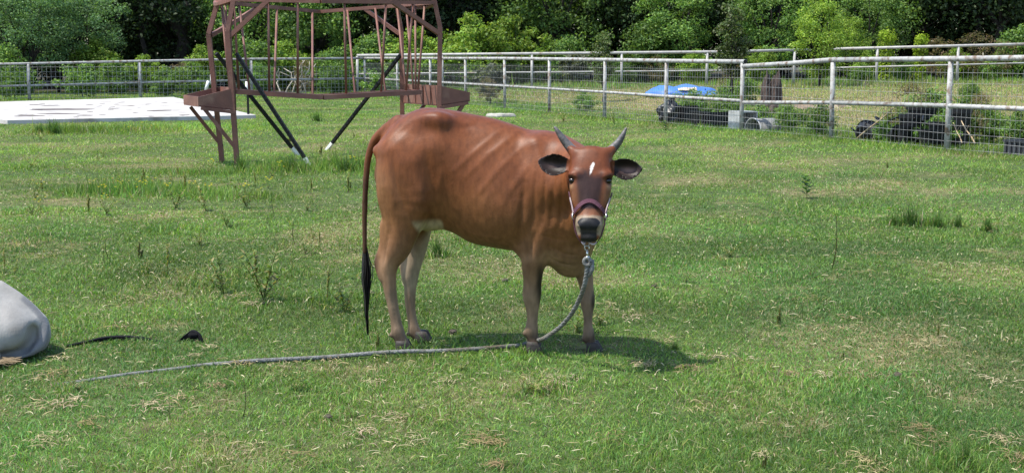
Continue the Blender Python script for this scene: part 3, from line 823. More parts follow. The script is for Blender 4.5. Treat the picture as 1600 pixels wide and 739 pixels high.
c = spot(c, 780, 396, 0, (.25, .03), (.28, .16, .09), .5)
c = spot(c, 846, 445, -.10, (.022, .12), (.018, .014, .012), .95)  # black inner knee patches, plus painted shade down the forelegs' right sides
c = spot(c, 848, 480, -.12, (.018, .06), (.015, .012, .010), .8)
c = spot(c, 928, 470, .08, (.014, .06), (.015, .012, .010), .95)
c = spot(c, 932, 520, .08, (.018, .07), (.03, .022, .018), .8)
for x_, y_, v_ in ((622, 528, -.12), (651, 526, .10), (830, 528, -.07), (922, 532, .08)):
    c = spot(c, x_, y_ + 7, v_, (.08, .062), (.045, .031, .024), .85, .09)
c = spot(c, 668, 528, .10, (.05, .05), (.05, .035, .028), .7, .09)
c = spot(c, 605, 425, -.12, (.05, .09), (.27, .16, .09), .5)
c = c * (1 + .14 * (fbm(u * 5 + 9, w * 5 + v * 3, 15, 3) - .5) + .45 * sstep(.5, .3, w) * (fbm(u * 34, w * 13 + v * 20, 16, 3) - .5))[:, None]
tailm = sstep(.55, .40, w) * sstep(-.12, -.15, u); c = mixc(c, tailm, (.012, .010, .010))
c = mixc(c, sstep(-.105, -.135, u) * sstep(1.10, .8, w) * .85, (.050, .023, .015))
# head colouring, in head coordinates
rel = V - H0; s_ = rel @ HA / HL; q_ = rel @ HS; nz_ = rel @ HN
onhead = (s_ > -.12) & (s_ < 1.12) & (np.abs(q_) < .13) & (nz_ > -.10)
hm = onhead.astype(float)
face = hm * sstep(.20, .33, s_ + (n2 - .5) * .16 - .5 * np.abs(q_)) * sstep(.80, .68, s_) * sstep(.074, .052, np.abs(q_ + (n1 - .5) * .02) + .055 * np.clip(s_ - .40, 0, 1))
c = mixc(c, hm * .85, (.108, .031, .012))
c = mixc(c, face * .94, (.026, .014, .013))
c = mixc(c, hm * np.exp(-(((np.abs(q_) - .094) / .022) ** 2 + ((s_ - .36) / .05) ** 2) ** 2) * .9, (.018, .012, .010))
cheek = hm * np.exp(-(((np.abs(q_) - .078) / .024) ** 2 + ((s_ - .55) / .10) ** 2)); c = mixc(c, cheek * .75, (.165, .075, .034))
c = mixc(c, hm * np.exp(-(((np.abs(q_) - .088) / .014) ** 2 + ((s_ - .435) / .03) ** 2)) * .8, (.22, .125, .065))
bridge = hm * sstep(.68, .72, s_) * sstep(.86, .80, s_); c = mixc(c, bridge * .8, (.17, .07, .036))
ring = hm * sstep(.775, .806, s_ + .25 * np.abs(q_) + (n2 - .5) * .05) * sstep(1.0, .96, s_); c = mixc(c, ring * .95, (.215, .165, .115))
nose = hm * sstep(.800, .814, s_ - 9 * np.clip(np.abs(q_) - .030, 0, 1) ** 2 * 8) * sstep(.055, .051, np.abs(q_) + .22 * np.clip(s_ - .86, 0, 1)) * sstep(.940, .930, s_); c = mixc(c, nose * (nz_ > .0), (.011, .011, .012))
mouth = hm * sstep(.925, .935, s_) * sstep(.042, .034, np.abs(q_)); c = mixc(c, mouth * (nz_ > -.03), (.016, .014, .013))
lip = hm * np.exp(-((s_ - .950) / .010) ** 2) * sstep(.05, .04, np.abs(q_)); c = mixc(c, lip * .6, (.04, .034, .03))
bp = head_xy(925, 262, .05); bs = (bp - H0) @ HA / HL; bq = (bp - H0) @ HS
ds = (s_ - bs) * HL; dq = q_ - bq
blaze = hm * .92 * sstep(.0025, -.0025, np.abs(dq + ds * .22 + (fbm(q_ * 160, s_ * 60, 12) - .5) * .008) - np.where(ds < 0, .0088 * np.sqrt(np.clip(1 - (ds / .027) ** 2, 0, 1)), .0088 * np.clip(1 - ds / .040, 0, 1))) * (nz_ > 0) * (ds > -.027) * (ds < .04)
c = mixc(c, blaze.astype(float), (.55, .50, .46))
for (e0, ea, eb, ec, el) in EARS:
    r = V - e0; a = r @ ea / el; b = r @ eb; cc = r @ ec
    ear = (a > .06) & (a < 1.06) & (np.abs(b) < .08) & (np.abs(cc) < .06)
    cup = .030 * (np.abs(b + .01 * np.sin(np.pi * np.clip(a, 0, 1))) / .045) ** 2 - .016 * np.sin(np.pi * np.clip(a, 0, 1))
    c = mixc(c, ear * .95, (.024, .011, .009))
    front = ear & (cc > cup)
    c = mixc(c, front * .95, (.009, .0055, .005))
    c = mixc(c, front * np.exp(-(((a - .52) / .22) ** 2 + ((b + .008) / .015) ** 2)) * (.9 if ea[0] > 0 else .25), (.17, .10, .085))
body = link_mesh("body", np_mesh("cow_body", V, Fq, c, smooth=True), tint_mat("cow_coat", rough=.46, bump=.12, bscale=230., nscale=40., nvar=.22, spec=.19), cow)

# horns, eyes, hooves, tail switch
M['horn'] = mat("horn", (.10, .092, .088), (.055, .05, .047), 30, .5, .25, 60)
def spline(pts, n=20):
    pts = np.array(pts, float); t = np.arange(len(pts)); tt = np.linspace(0, len(pts) - 1, n)
    return np.stack([smooth_curve(list(zip(t, pts[:, i])), tt) for i in range(pts.shape[1])], 1)
for pts in (((899, 240, .026, -.01), (890, 230, .0225, -.01), (880.5, 218.5, .018, 0), (872, 206.5, .012, .012), (866, 198, .005, .02)),
            ((947, 242, .026, -.01), (957, 233, .0225, -.01), (966.5, 222.5, .018, 0), (973.5, 211, .0125, .012), (978.5, 200, .005, .02))):
    q = np.array([[*head_xy(a, b, -.012 + d), r] for a, b, r, d in pts]); q = spline(q, 18)
    m_ = MB(); m_.tube(q[:, :3], list(q[:, 3]), 12); m_.build("horn", M['horn'], cow, True)
for sg in (-1, 1):
    me = MB(); c0 = head_pt(.362, .0845 * sg, .0245)
    prof = [(.0175 * math.sin(math.pi * i / 10), -.0135 * math.cos(math.pi * i / 10)) for i in range(11)]
    me.lathe(prof, c0, 16); me.build("eye", M['eye'], cow, True)
def hoof(x, y, vv, fwd_px):
    base = Lc(x, y, vv); ex = COWO + CD * base[0] + CL * vv; g = gz(ex[0], ex[1])
    o = None; m_ = MB()
    for sg in (-1, 1):
        rings = []
        for z, ln, wd, sh in ((.062, .030, .018, 0), (.045, .036, .021, .004), (.022, .043, .0235, .009), (-.02, .050, .0245, .014)):
            ring_ = []
            for k in range(12):
                a = 2 * math.pi * k / 12
                ring_.append((base[0] + sh + ln * math.cos(a), vv + sg * .024 + wd * math.sin(a) * (1 - .25 * max(0, math.cos(a))), g + z))
            rings.append(ring_)
        vs = [p for r in rings for p in r]; fs = [(i * 12 + k, i * 12 + (k + 1) % 12, (i + 1) * 12 + (k + 1) % 12, (i + 1) * 12 + k) for i in range(3) for k in range(12)]
        fs += [tuple(range(12)), tuple(range(36, 48))]
        m_.add(vs, fs)
    return m_.build("hoof", M['hoof'], cow, True)
for a in ((629, 545, -.12, 0), (659, 541, .10, 0), (833, 541, -.07, 0), (926, 551, .08, 0)): hoof(*a)
# hair of the tail switch
SVt = []; SFt = []; SCt = []
rr = random.Random(9)
for i in range(520):
    t0 = rr.uniform(0, .45); lat = rr.gauss(0, 1); dep = rr.gauss(0, 1)
    path = []
    L1 = rr.uniform(.62, 1.0)
    for k in range(7):
        t = t0 + (L1 - t0) * k / 6
        y_ = 375 + t * 148
        wv = .0085 + .015 * math.exp(-((t - .36) / .24) ** 2) - .004 * t
        x_ = 570 + 1.5 * math.sin(t * 5) + 6.5 * t * t
        p = Lc(x_, y_, 0); sprd = min(1, (k + .3) / 2) * (1 - .55 * (k / 6) ** 2)
        path.append(np.array([p[0] + lat * wv * .46 * sprd + .004 * math.sin(t * 9 + lat * 5), dep * wv * .42 * sprd, p[2] + .01 * math.sin(lat * 9)]))
    for k, p in enumerate(path):
        ww = .0022 * (1 if k < 6 else .3)
        SVt.append(p + np.array([ww, dep * .001, 0])); SVt.append(p - np.array([ww, dep * .001, 0])); SCt += [(.014, .012, .012)] * 2
    n0 = len(SVt) - 14
    for k in range(6): SFt.append((n0 + 2 * k, n0 + 2 * k + 1, n0 + 2 * k + 3, n0 + 2 * k + 2))
tail_sw = link_mesh("tail_switch", np_mesh("tail_switch", np.array(SVt), np.array(SFt), np.array(SCt)), tint_mat("tail_hair", rough=.5, nvar=.2), cow)
tail_sw["label"] = "long black hair switch at the tail end"

# halter: noseband, cheek straps, rings
halter = empty("halter"); halter.parent = cow
halter["label"] = "maroon webbing halter with pale cheek straps"
def surf_front(s, side):
    """Point on the head's surface at a place along its length and across it."""
    g = np.clip(s, -.05, 1.03); hwv, hfv = [float(np.interp(g, [a[0] for a in HSEC], [a[i] for a in HSEC])) for i in (1, 2)]
    t = min(abs(side) / hwv, .999); return head_pt(s, side, hfv * (1 - t ** nn) ** (1 / nn))
def head_s(y): return float((head_xy(922, y, .04) - H0) @ HA / HL)
def strap(pts, width, out, name, material, along=None):
    """Flat webbing strap through surface points, standing a little off the hide."""
    q = spline(np.array(pts), 28); m_ = MB(); vs = []
    ctr = head_pt(.6, 0, -.03)
    for i in range(len(q)):
        d = q[min(i + 1, len(q) - 1)] - q[max(i - 1, 0)]; d /= np.linalg.norm(d)
        nrm = q[i] - (ctr + HA * ((q[i] - ctr) @ HA)); nrm -= (nrm @ d) * d; nrm /= np.linalg.norm(nrm)
        sd_ = np.cross(d, nrm)
        for a, b in ((-1, 0), (1, 0), (1, 1), (-1, 1)): vs.append(q[i] + sd_ * a * width / 2 + nrm * (out + .004 * b - .001))
    fs = []
    for i in range(len(q) - 1):
        for k in range(4): fs.append((i * 4 + k, i * 4 + (k + 1) % 4, (i + 1) * 4 + (k + 1) % 4, (i + 1) * 4 + k))
    m_.add(vs, fs); return m_.build(name, material, halter, False)
sN, sE = head_s(315), head_s(336)
nb = []
for k in range(-6, 7):
    th = k / 6; sd2 = .086 * th
    nb.append(surf_front(sN + (sE - sN) * abs(th) ** 1.8, sd2 * .93))
strap(nb, .0195, .004, "noseband", M['halter'])
for sg in (-1, 1):
    def sp(s, nrm): 
        hwv = float(np.interp(s, [a[0] for a in HSEC], [a[1] for a in HSEC])); return head_pt(s, (hwv + .002) * sg, nrm)
    strap([sp(sE - .01, .016), sp(sE - .10, .004), sp(sE - .2, -.008), sp(sE - .30, -.03)], .013, .003, "cheek_strap", M['halter'])
    strap([sp(sE - .03, .024), sp(sE - .12, .013), sp(sE - .22, .002)], .0045, .0035, "strap_edge", M['halter_white'])
    strap([sp(sE + .01, .014), sp(sE + .10, .0), sp(sE + .2, -.012), head_pt(1.03, .035 * sg, -.025)], .009, .003, "jaw_strap", M['halter'])
    m_ = MB(); c0 = sp(sE, .014)
    rg = [c0 + HS * sg * .008 + HN * .016 * math.cos(a) + HA * .016 * math.sin(a) for a in np.linspace(0, 2 * math.pi, 17)]
    m_.tube(rg, .003, 6, False); m_.build("ring", M['steel'], halter, True)
m_ = MB(); cr0 = Lc(916, 380, -.53)
chin = [head_pt(1.03, -.035, -.025), head_pt(1.07, -.02, .0), cr0 + np.array([0, 0, .012]), head_pt(1.07, .02, .0), head_pt(1.03, .035, -.025)]
m_.tube(spline(np.array(chin), 20), .0045, 6); m_.build("chin_strap", M['halter_white'], halter, True)
m_ = MB(); rg = [cr0 + CD_ for CD_ in [np.array([.016 * math.cos(a), 0, .014 * math.sin(a)]) for a in np.linspace(0, 2 * math.pi, 17)]]
m_.tube(rg, .003, 6, False); m_.build("ring", M['steel'], halter, True)

# ------------------------------------------------------------------ lead rope
def cow_world(p): return COWO + CD * p[0] + CL * p[1] + CZ * p[2]
rope = empty("lead_rope", tuple(on_ground(700, 546)))
tag(rope, "thick grey lead rope hanging from the brown cow's halter and trailing through grass", "rope")
ro = np.array(rope.location)
hang = [(917, 410, -.535), (917, 425, -.53), (913, 446, -.50), (905, 468, -.43), (893, 490, -.34), (877, 509, -.25), (860, 522, -.20), (846, 530, -.185)]
pts = [cow_world(Lc(*a)) for a in hang]
for (x_, y_) in ((832, 540), (815, 545), (790, 548.5), (750, 551), (710, 553), (670, 555), (640, 556.5), (600, 558), (560, 560), (520, 562), (480, 564), (440, 566), (400, 567.5), (360, 569.5), (320, 571), (280, 576), (240, 581), (200, 586), (160, 592), (120, 597), (85, 600)):
    p = on_ground(x_, y_); dip = .003 * math.sin(x_ * .13) + float(np.interp(x_, [85, 330, 560], [-.014, -.008, .011]))
    pts.append(p + np.array([0, 0, .012 + dip]))
q = spline(np.array(pts) - ro, 190)
q = spline(np.array(pts) - ro, 420); m_ = MB()
for ph_ in (0, 2.094, 4.189):          # three strands laid together
    st_ = []
    for i in range(len(q)):
        d = q[min(i + 1, len(q) - 1)] - q[max(i - 1, 0)]; d = d / np.linalg.norm(d); a_ = np.cross(d, [0, 0, 1.0]) + np.array([0, 1e-4, 0]); a_ /= np.linalg.norm(a_); b_ = np.cross(d, a_)
        th = ph_ + i * .55; st_.append(q[i] + (a_ * math.cos(th) + b_ * math.sin(th)) * .0028)
    m_.tube(st_, .0090, 7)
m_.build("rope", M['rope'], rope, True)
k0 = cow_world(Lc(918, 409, -.54)) - ro
m_ = MB(); m_.tube([k0 + np.array([.015 * math.cos(a), -.006 + .010 * math.sin(a * .5), .016 * math.sin(a)]) for a in np.linspace(0, 2 * math.pi, 22)], .0105, 9, False)
m_.tube([k0 + np.array([.020, .004, .010]), k0 + np.array([.021, .0, -.03]), k0 + np.array([.016, .004, -.05]), k0 + np.array([.006, .006, -.075])], [.011, .012, .011, .006], 8)
m_.build("knot", M['rope'], rope, True)
m_ = MB(); s0 = cow_world(Lc(917, 386, -.535)) - ro; s1 = cow_world(Lc(918, 402, -.54)) - ro
m_.tube([s0 + np.array([.011 * math.cos(a), -.004, .011 * math.sin(a) - .004]) for a in np.linspace(-.6, 4.6, 14)], .0032, 6)
m_.tube([s0 + np.array([0, 0, -.012]), s1], [.0045, .006], 8); m_.lathe([(.004, 0), (.010, .003), (.010, .012), (.004, .015)], s1 + np.array([0, 0, -.008]), 10)
m_.build("snap_hook", M['steel'], rope, True)

# ------------------------------------------------------------------ the pale cow resting at the left edge
gO = on_ground(20, 553); gO[2] = 0
grey = empty("resting_cow", tuple(gO), 0)
tag(grey, "pale grey animal lying down at the left edge, only its rump in view", "cow")
def G(x, y, dy=0.0):
    p = at(x, y, gO[1] + dy) - gO; return np.array([p[0], p[1], p[2]])
fg = Field((-2.15, -.30, -.06), (.42, .75, .95), .0125)
# barrel and hindquarters (x to the left is towards the head), lying on the folded near leg
tp = [(.182, .10), (.172, .15), (.13, .212), (.08, .262), (0, .318), (-.065, .366), (-.2, .45), (-.4, .53), (-.75, .57), (-1.05, .60), (-1.25, .54), (-1.35, .40)]
bt = [(.182, .06), (.172, .03), (.13, .01), (.05, .0), (-.03, -.01), (-.12, -.01), (-.25, -.01), (-.45, -.01), (-.75, -.01), (-1.05, .0), (-1.25, .08), (-1.35, .2)]
wd = [(.185, .05, 0), (.165, .10, 0), (.12, .15, -.1), (.05, .20, -.15), (-.03, .235, -.2), (-.12, .26, -.2), (-.25, .28, -.2), (-.45, .30, -.25), (-.75, .30, -.25), (-1.05, .26, -.2), (-1.25, .17, 0), (-1.35, .08, 0)]
sl, X, Y, Z = fg.view((-1.7, -.3, -.06), (.42, .75, .95))
fg2 = Field((-2.15, -.52, -.06), (.42, .53, .95), .0125)
sweep(fg2, tp, bt, wd, (-1.7, -.5, -.06), (.42, .52, .95), .05)
fg2.ell((.0, -.11, .115), (.155, .15, .13), .05)              # thigh lying outward
fg2.ell((-.18, -.19, .14), (.18, .12, .15), .06)
fg2.chain([(-.25, -.26, .10, .075), (-.05, -.30, .06, .05), (.02, -.30, .05, .04), (-.2, -.36, .045, .036), (-.35, -.40, .04, .04)], .03)
fg2.chain([(-1.1, -.2, .2, .10), (-1.35, -.25, .10, .06), (-1.2, -.32, .05, .045), (-1.0, -.33, .04, .04)], .04)
fg2.chain([(-1.1, 0, .45, .2), (-1.4, 0, .62, .14), (-1.6, -.02, .75, .11)], .08)
fg2.chain([(-1.58, -.02, .78, .105), (-1.8, -.03, .66, .085), (-1.98, -.03, .56, .062)], .05)
for sg in (-1, 1): fg2.ell((-1.62, .14 * sg, .77), (.035, .09, .04), .03)
fg2.chain([(-.05, 0, .35, .03), (.07, 0, .262, .03), (.14, -.01, .195, .028), (.184, -.03, .125, .026), (.182, -.07, .065, .025), (.14, -.13, .032, .023), (.03, -.21, .026, .02)], .022)
for a_, b_ in (((.148, -.10, .15), (.148, -.12, .10)), ((.148, -.12, .10), (.125, -.165, .05)), ((.125, -.165, .05), (.03, -.24, .035))):
    for t in np.linspace(0, 1, 6): fg2.ell(np.array(a_) * (1 - t) + np.array(b_) * t, (.011, .03, .014), .022, cut=True)
Vg, Fg = fg2.surface(); Vg = relax(Vg, Fg, 3, .5)
ug, vg, wg = Vg.T
cg = np.tile([[.285, .272, .252]], (len(Vg), 1))
nn1 = fbm(ug * 6, wg * 6 + vg * 4, 61)
def mg(c, m, k): m = np.clip(m, 0, 1)[:, None]; return c * (1 - m) + m * np.array([k])
cg = mg(cg, sstep(.4, .7, nn1) * .3, (.19, .182, .168)); cg = cg * (1 + .35 * (fbm(ug * 16, wg * 16 + vg * 9, 62, 4) - .5))[:, None]; cg = mg(cg, sstep(.5, .7, fbm(ug * 9, wg * 9, 64)) * .35, (.16, .135, .10)); cg = mg(cg, sstep(.20, .04, wg) * .45, (.17, .16, .148))  # last mix paints shade into the animal's lower side
tl = (ug > .118) & (wg < .22)
TLP = spline(np.array([(.07, 0, .262), (.14, -.01, .195), (.184, -.03, .125), (.182, -.07, .065), (.14, -.13, .032), (.03, -.21, .026)]), 40)
dt = np.min(np.linalg.norm(Vg[:, None, :] - TLP[None, :, :], axis=2), 1) if len(Vg) < 60000 else np.min(np.stack([np.linalg.norm(Vg - p, axis=1) for p in TLP]), 0)
cg = mg(cg, sstep(.040, .030, dt) * .75, (.115, .12, .13))
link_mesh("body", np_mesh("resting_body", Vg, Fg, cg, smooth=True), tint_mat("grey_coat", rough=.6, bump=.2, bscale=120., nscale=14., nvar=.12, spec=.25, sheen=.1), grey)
SVt = []; SFt = []; SCt = []
for i in range(90):     # tan hair of the tail end, spread on the grass along the thigh
    x0, y0, z0 = rr.uniform(-.02, .15), -.26 + rr.gauss(0, .03), .03
    for k in range(6):
        t = k / 5; p = np.array([x0 - t * rr.uniform(.16, .24), y0 - .05 * t + rr.gauss(0, .012) - .04 * math.sin(t * 3), .022 + .012 * math.sin(t * 3.1) + rr.gauss(0, .007)])
        SVt += [p + np.array([0, .0015, .001]), p - np.array([0, .0015, .001])]; cc = rr.uniform(.75, 1.2); SCt += [(.27 * cc, .20 * cc, .12 * cc)] * 2
    n0 = len(SVt) - 12
    for k in range(5): SFt.append((n0 + 2 * k, n0 + 2 * k + 1, n0 + 2 * k + 3, n0 + 2 * k + 2))
link_mesh("tail_switch", np_mesh("resting_tail", np.array(SVt), np.array(SFt), np.array(SCt)), M['straw'], grey)

# black strap lying half buried in the grass
bs_ = on_ground(215, 532); strap_o = empty("black_strap", tuple(bs_))
tag(strap_o, "black strap lying half hidden in the grass beside the pale grey rump", "strap")
pl = [(105, 542, .0), (135, 537.5, .006), (160, 534, .014), (190, 532, .015), (222, 531.5, .006), (250, 532.5, -.012), (275, 533, -.012), (288, 532, .018), (301, 532, .045), (312, 533, .028), (318, 535, -.01)]
q = spline(np.array([on_ground(a, b) + np.array([0, 0, z]) - bs_ for a, b, z in pl]), 60)
m_ = MB(); vs = []
for i in range(len(q)):
    vs += [q[i] + np.array([0, -.014, -.018]), q[i] + np.array([0, .014, -.016]), q[i] + np.array([0, .014, .012]), q[i] + np.array([0, -.014, .010])]
fs = [(i * 4 + k, i * 4 + (k + 1) % 4, (i + 1) * 4 + (k + 1) % 4, (i + 1) * 4 + k) for i in range(len(q) - 1) for k in range(4)]
m_.add(vs, fs); m_.build("webbing", M['strap_black'], strap_o)
m_ = MB(); c0 = on_ground(303, 533) - bs_; m_.box(c0 + np.array([0, 0, .032]), (.058, .038, .036), .3); bo = m_.build("buckle", M['strap_black'], strap_o)
bo.modifiers.new("bevel", 'BEVEL').width = .012

# ------------------------------------------------------------------ pipe fences
def fence_line(name, label, posts, rails, wire, pr, material, wire_rows=None, wire_step=.15, wire_r=.0028, wire_top=1.35, off=(0, -.07)):
    """posts: (x, y, top z); rails: lists of points + radius; each post and rail is a part of the fence."""
    p0 = posts[len(posts) // 2]; f = empty(name, (p0[0], p0[1], gz(p0[0], p0[1]))); o = np.array(f.location)
    tag(f, label, "fence")
    for (x, y, zt) in posts:
        m_ = MB(); g = gz(x, y); lean_ = random.gauss(0, .008)
        m_.tube([np.array([x, y, g - .1]) - o, np.array([x + lean_, y, zt]) - o], pr, 10); m_.build("post", material, f, True)
    for pts, r, shade_plug in rails:
        m_ = MB(); pts = [np.array(p) - o for p in pts]; m_.tube(pts, r, 10)
        rail = m_.build("rail", material, f, False)
        for pl_ in rail.data.polygons: pl_.use_smooth = len(pl_.vertices) == 4
        if shade_plug:
            d = pts[shade_plug] - pts[shade_plug - 1 if shade_plug < 0 else shade_plug + 1] if shade_plug < 0 else pts[0] - pts[1]
            e = pts[-1] if shade_plug < 0 else pts[0]; d = d / np.linalg.norm(d)
            m2 = MB(); m2.tube([e - d * .02, e + d * .004], r * .86, 10); m2.build("shade_plug", M['pipe_shade'], rail)  # solid black plug paints the shade inside the pipe's hollow end
    if wire:
        m_ = MB(); a = np.array(wire[0]); b = np.array(wire[1]); L = np.linalg.norm(b - a); n = int(L / wire_step)
        rws = wire_rows
        def q(t, z):
            p = a + (b - a) * t; return np.array([p[0] + off[0], p[1] + off[1], gz(p[0], p[1]) + z + .006 * math.sin(t * 60 + z * 7)]) - o
        for i in range(n + 1):
            t = i / n; m_.tube([q(t, .03), q(t, wire_top)], wire_r, 3, False)
        for z in rws:
            m_.tube([q(t, z) for t in np.linspace(0, 1, max(8, n // 6))], wire_r, 3, False)
        wm = m_.build("wire_mesh", M['wire'], f); wm["kind"] = "stuff"
    return f

def fence_pt(px_):
    inv = .0263 + 3.16e-5 * (px_ - 789); Y = 1 / inv; return np.array([(px_ - 800) / FPX * Y, Y])
RP = [572, 622, 673, 728, 789, 858, 944, 1039, 1158, 1298, 1479, 1722]
posts = []
for k, p in enumerate(RP):
    q = fence_pt(p); zt = {1158: 1.40, 1298: 1.42, 1479: 1.44, 1722: 1.44}.get(p, 1.42 if p > 900 else 1.45)
    posts.append((q[0], q[1], zt))
def rp(px_, z): q = fence_pt(px_); return (q[0], q[1], z)
rails = [([rp(572, 1.49), rp(789, 1.485), rp(944, 1.455), rp(1039, 1.435), rp(1161, 1.425)], .047, -1), ([rp(1156, 1.33), rp(1230, 1.395), rp(1300, 1.47)], .047, -1),
         ([rp(1295, 1.465), rp(1479, 1.485), rp(1600, 1.50), rp(1730, 1.51)], .047, 1),
         ([rp(572, .70), rp(789, .685), rp(944, .66), rp(1039, .64), rp(1158, .63)], .036, 0), ([rp(1160, .60), rp(1298, .69)], .038, 0), ([rp(1299, .69), rp(1479, .735), rp(1730, .75)], .040, 0)]
fence_right = fence_line("pipe_fence", "white pipe fence with wire mesh running from beside the cow's horns to the right edge", posts, rails, (fence_pt(572), fence_pt(1722)), .043, M['white_pipe'],
                         [.06, .18, .30, .43, .57, .74, .92, 1.1, 1.27], .105, .003, 1.33)
# left run
LA = np.array([(20 - 800) / FPX * 45.6, 45.6]); LE = fence_pt(572)
def lp(px_, z):
    # straight line from the corner to the left edge, met where the photo column px_ crosses it
    a = (px_ - 800) / FPX; d = LA - LE; t = (a * LE[1] - LE[0]) / (d[0] - a * d[1]); p = LE + d * t; return (p[0], p[1], z)
posts = [(*lp(x, 0)[:2], 1.46 - .17 * (572 - x) / 520) for x in (-130, 50, 223, 396)]
rails = [([lp(570, 1.49), lp(396, 1.46), lp(223, 1.385), lp(50, 1.30), lp(-130, 1.24)], .045, 0), ([lp(570, .70), lp(396, .66), lp(223, .60), lp(50, .53), lp(-130, .46)], .038, 0)]
fence_line("pipe_fence", "white pipe fence with wire mesh behind the concrete slab", posts, rails, (lp(-130, 0)[:2], lp(571, 0)[:2]), .055, M['white_pipe'], [.08, .22, .36, .50, .66, .83, 1.0, 1.17], .15, .0056, 1.22)
# rear fence
def bp2(px_, z0=0.0):
    Y = 53.0 - (px_ - 680) / 920 * 1.2; x_ = (px_ - 800) / FPX * Y; return x_, Y
def rz_(px_): return float(np.interp(px_, [560, 680, 1125, 1600, 1760], [1.60, 1.635, 1.745, 2.05, 2.16]))
posts = [(*bp2(x), rz_(x) - .03) for x in (560, 692, 831, 970, 1102, 1237, 1365, 1490, 1615, 1740)]
rails = [([(*bp2(x), rz_(x)) for x in (560, 831, 1125, 1262)], .06, 0), ([(*bp2(x), rz_(x)) for x in (1293, 1480, 1740)], .06, 0), ([(*bp2(x), rz_(x) - .75) for x in (560, 831, 1125, 1262)], .032, 0), ([(*bp2(x), rz_(x) - .75) for x in (1293, 1480, 1740)], .032, 0)]
fence_line("pipe_fence", "pale rear pipe fence at the foot of the woodland, beyond the dry paddock", posts, rails, None, .055, M['far_pipe'])

# ------------------------------------------------------------------ brown steel hay feeder
FL = on_ground(371, 259); FR = np.array([-1.09, 18.96, 0]); BL = np.array([-4.24, 18.72, 0]); BR = np.array([-1.72, 20.15, 0])
feeder = empty("hay_feeder", tuple(FL)); tag(feeder, "brown steel hay rack with side troughs and black braces behind the cow", "feeder")
fo = FL.copy()
for p in (FL, FR, BL, BR): p[2] = 0
ctr = (FL + FR + BL + BR) / 4
def lf(p): return np.array(p, float) - fo
def mixp(a, b, t): return np.array(a) * (1 - t) + np.array(b) * t
AX = (FR - FL) / np.linalg.norm(FR - FL); AB = (BR - FR) / np.linalg.norm(BR - FR)
Z1 = np.array([0, 0, 1.0])
def fbar(name, a, b, w, h=None, parent=None, m='brown_steel'):
    m_ = MB(); m_.bar(lf(a), lf(b), w, h); return m_.build(name, M[m], parent or feeder)
EL = {}
for key, p, ez, out_, inn in (("FL", FL, 1.87, -.08, .10), ("BL", BL, 1.84, -.14, .14), ("FR", FR, 1.95, .04, -.10), ("BR", BR, 1.92, 0, -.08)):
    foot = p - Z1 * .08; elb = p + AX * out_ + Z1 * ez; topp = elb + AX * inn * 1.9 + Z1 * .85; EL[key] = (elb, topp)
    leg = fbar("leg", foot, elb, .066); leg["label"] = "square brown steel leg"
    fbar("upper_leg", elb, topp, .062)
# upper ring: six-sided
RZ = 2.27
rl = mixp(EL["FL"][0], EL["FL"][1], .5); rbl = mixp(EL["BL"][0], EL["BL"][1], .5); rr2 = mixp(EL["FR"][0], EL["FR"][1], .42); rbr = mixp(EL["BR"][0], EL["BR"][1], .42)
fm = np.array([-2.63, 17.85, RZ + .0]); bmid = np.array([-3.04, 20.55, 2.225])
for q in (rl, rbl, rr2, rbr): q[2] = RZ + .03
ringp = [(rl, fm), (fm, rr2), (rr2, rbr), (rbr, bmid), (bmid, rbl), (rbl, rl)]
for a, b in ringp: fbar("ring_rail", a, b, .06, .052)
# end hoops: bent plate closing each end of the ring
for a, b, s_ in ((rl, rbl, -1), (rr2, rbr, 1)):
    m_ = MB(); pts = [mixp(a, b, t) + AX * s_ * .10 * math.sin(math.pi * t) - Z1 * .05 * math.sin(math.pi * t) for t in np.linspace(0, 1, 9)]
    for p, q in zip(pts[:-1], pts[1:]): m_.bar(lf(p), lf(q), .08, .045)
    m_.build("end_hoop", M['brown_steel'], feeder)
# knee braces
fbar("knee_brace", EL["FL"][0] - Z1 * .07 + AX * .03, mixp(rl, fm, .42) + Z1 * .02, .06, .06)
fbar("knee_brace", EL["BL"][0] - Z1 * .02 + AX * .03, mixp(rbl, bmid, .40), .055, .055)
fbar("knee_brace", EL["FR"][0] - Z1 * .09 - AX * .03, mixp(rr2, fm, .40) + Z1 * .02, .06, .06)
fbar("knee_brace", EL["BR"][0] - Z1 * .05 - AX * .03, mixp(rbr, bmid, .42), .055, .055)
# ridge over the top, out of the picture
rgl = mixp(EL["FL"][1], EL["BL"][1], .5) + Z1 * .15; rgr = mixp(EL["FR"][1], EL["BR"][1], .5) + Z1 * .15
fbar("ridge", rgl, rgr, .07)
for a, b in ((EL["FL"][1], rgl), (EL["BL"][1], rgl), (EL["FR"][1], rgr), (EL["BR"][1], rgr)): fbar("gable_bar", a, b, .06)
# lower rails: a front one that bows out and a back one close behind
k0_ = FL + Z1 * 1.035 + AX * .0 + AB * .05; k1_ = at(505, 152.5, 18.15); k2_ = at(656, 144.5, 18.75)
fbar("lower_rail", k0_, mixp(k0_, k1_, 1), .075, .066); fbar("lower_rail", k1_, k2_, .075, .066)
kb = [p + AB * .30 + Z1 * .012 for p in (k0_, k1_, k2_)]
fbar("lower_rail", kb[0], kb[1], .06, .05); fbar("lower_rail", kb[1], kb[2], .06, .05)
fbar("cross_rail", k0_, kb[0], .06, .05); fbar("cross_rail", k2_, kb[2], .06, .05)
def on_poly(pts, t):
    n_ = len(pts) - 1; i = min(int(t * n_), n_ - 1); return mixp(pts[i], pts[i + 1], t * n_ - i)
for tb, tt in ((.03, .0), (.20, .20), (.30 + .06, .37), (.62, .60), (.80, .78), (.93, .9)):
    m_ = MB(); m_.tube([lf(on_poly([k0_, k1_, k2_], tb) + AB * .03), lf(on_poly([rl, fm, rr2], tt))], .017, 8); m_.build("bar", M['brown_steel'], feeder, True)
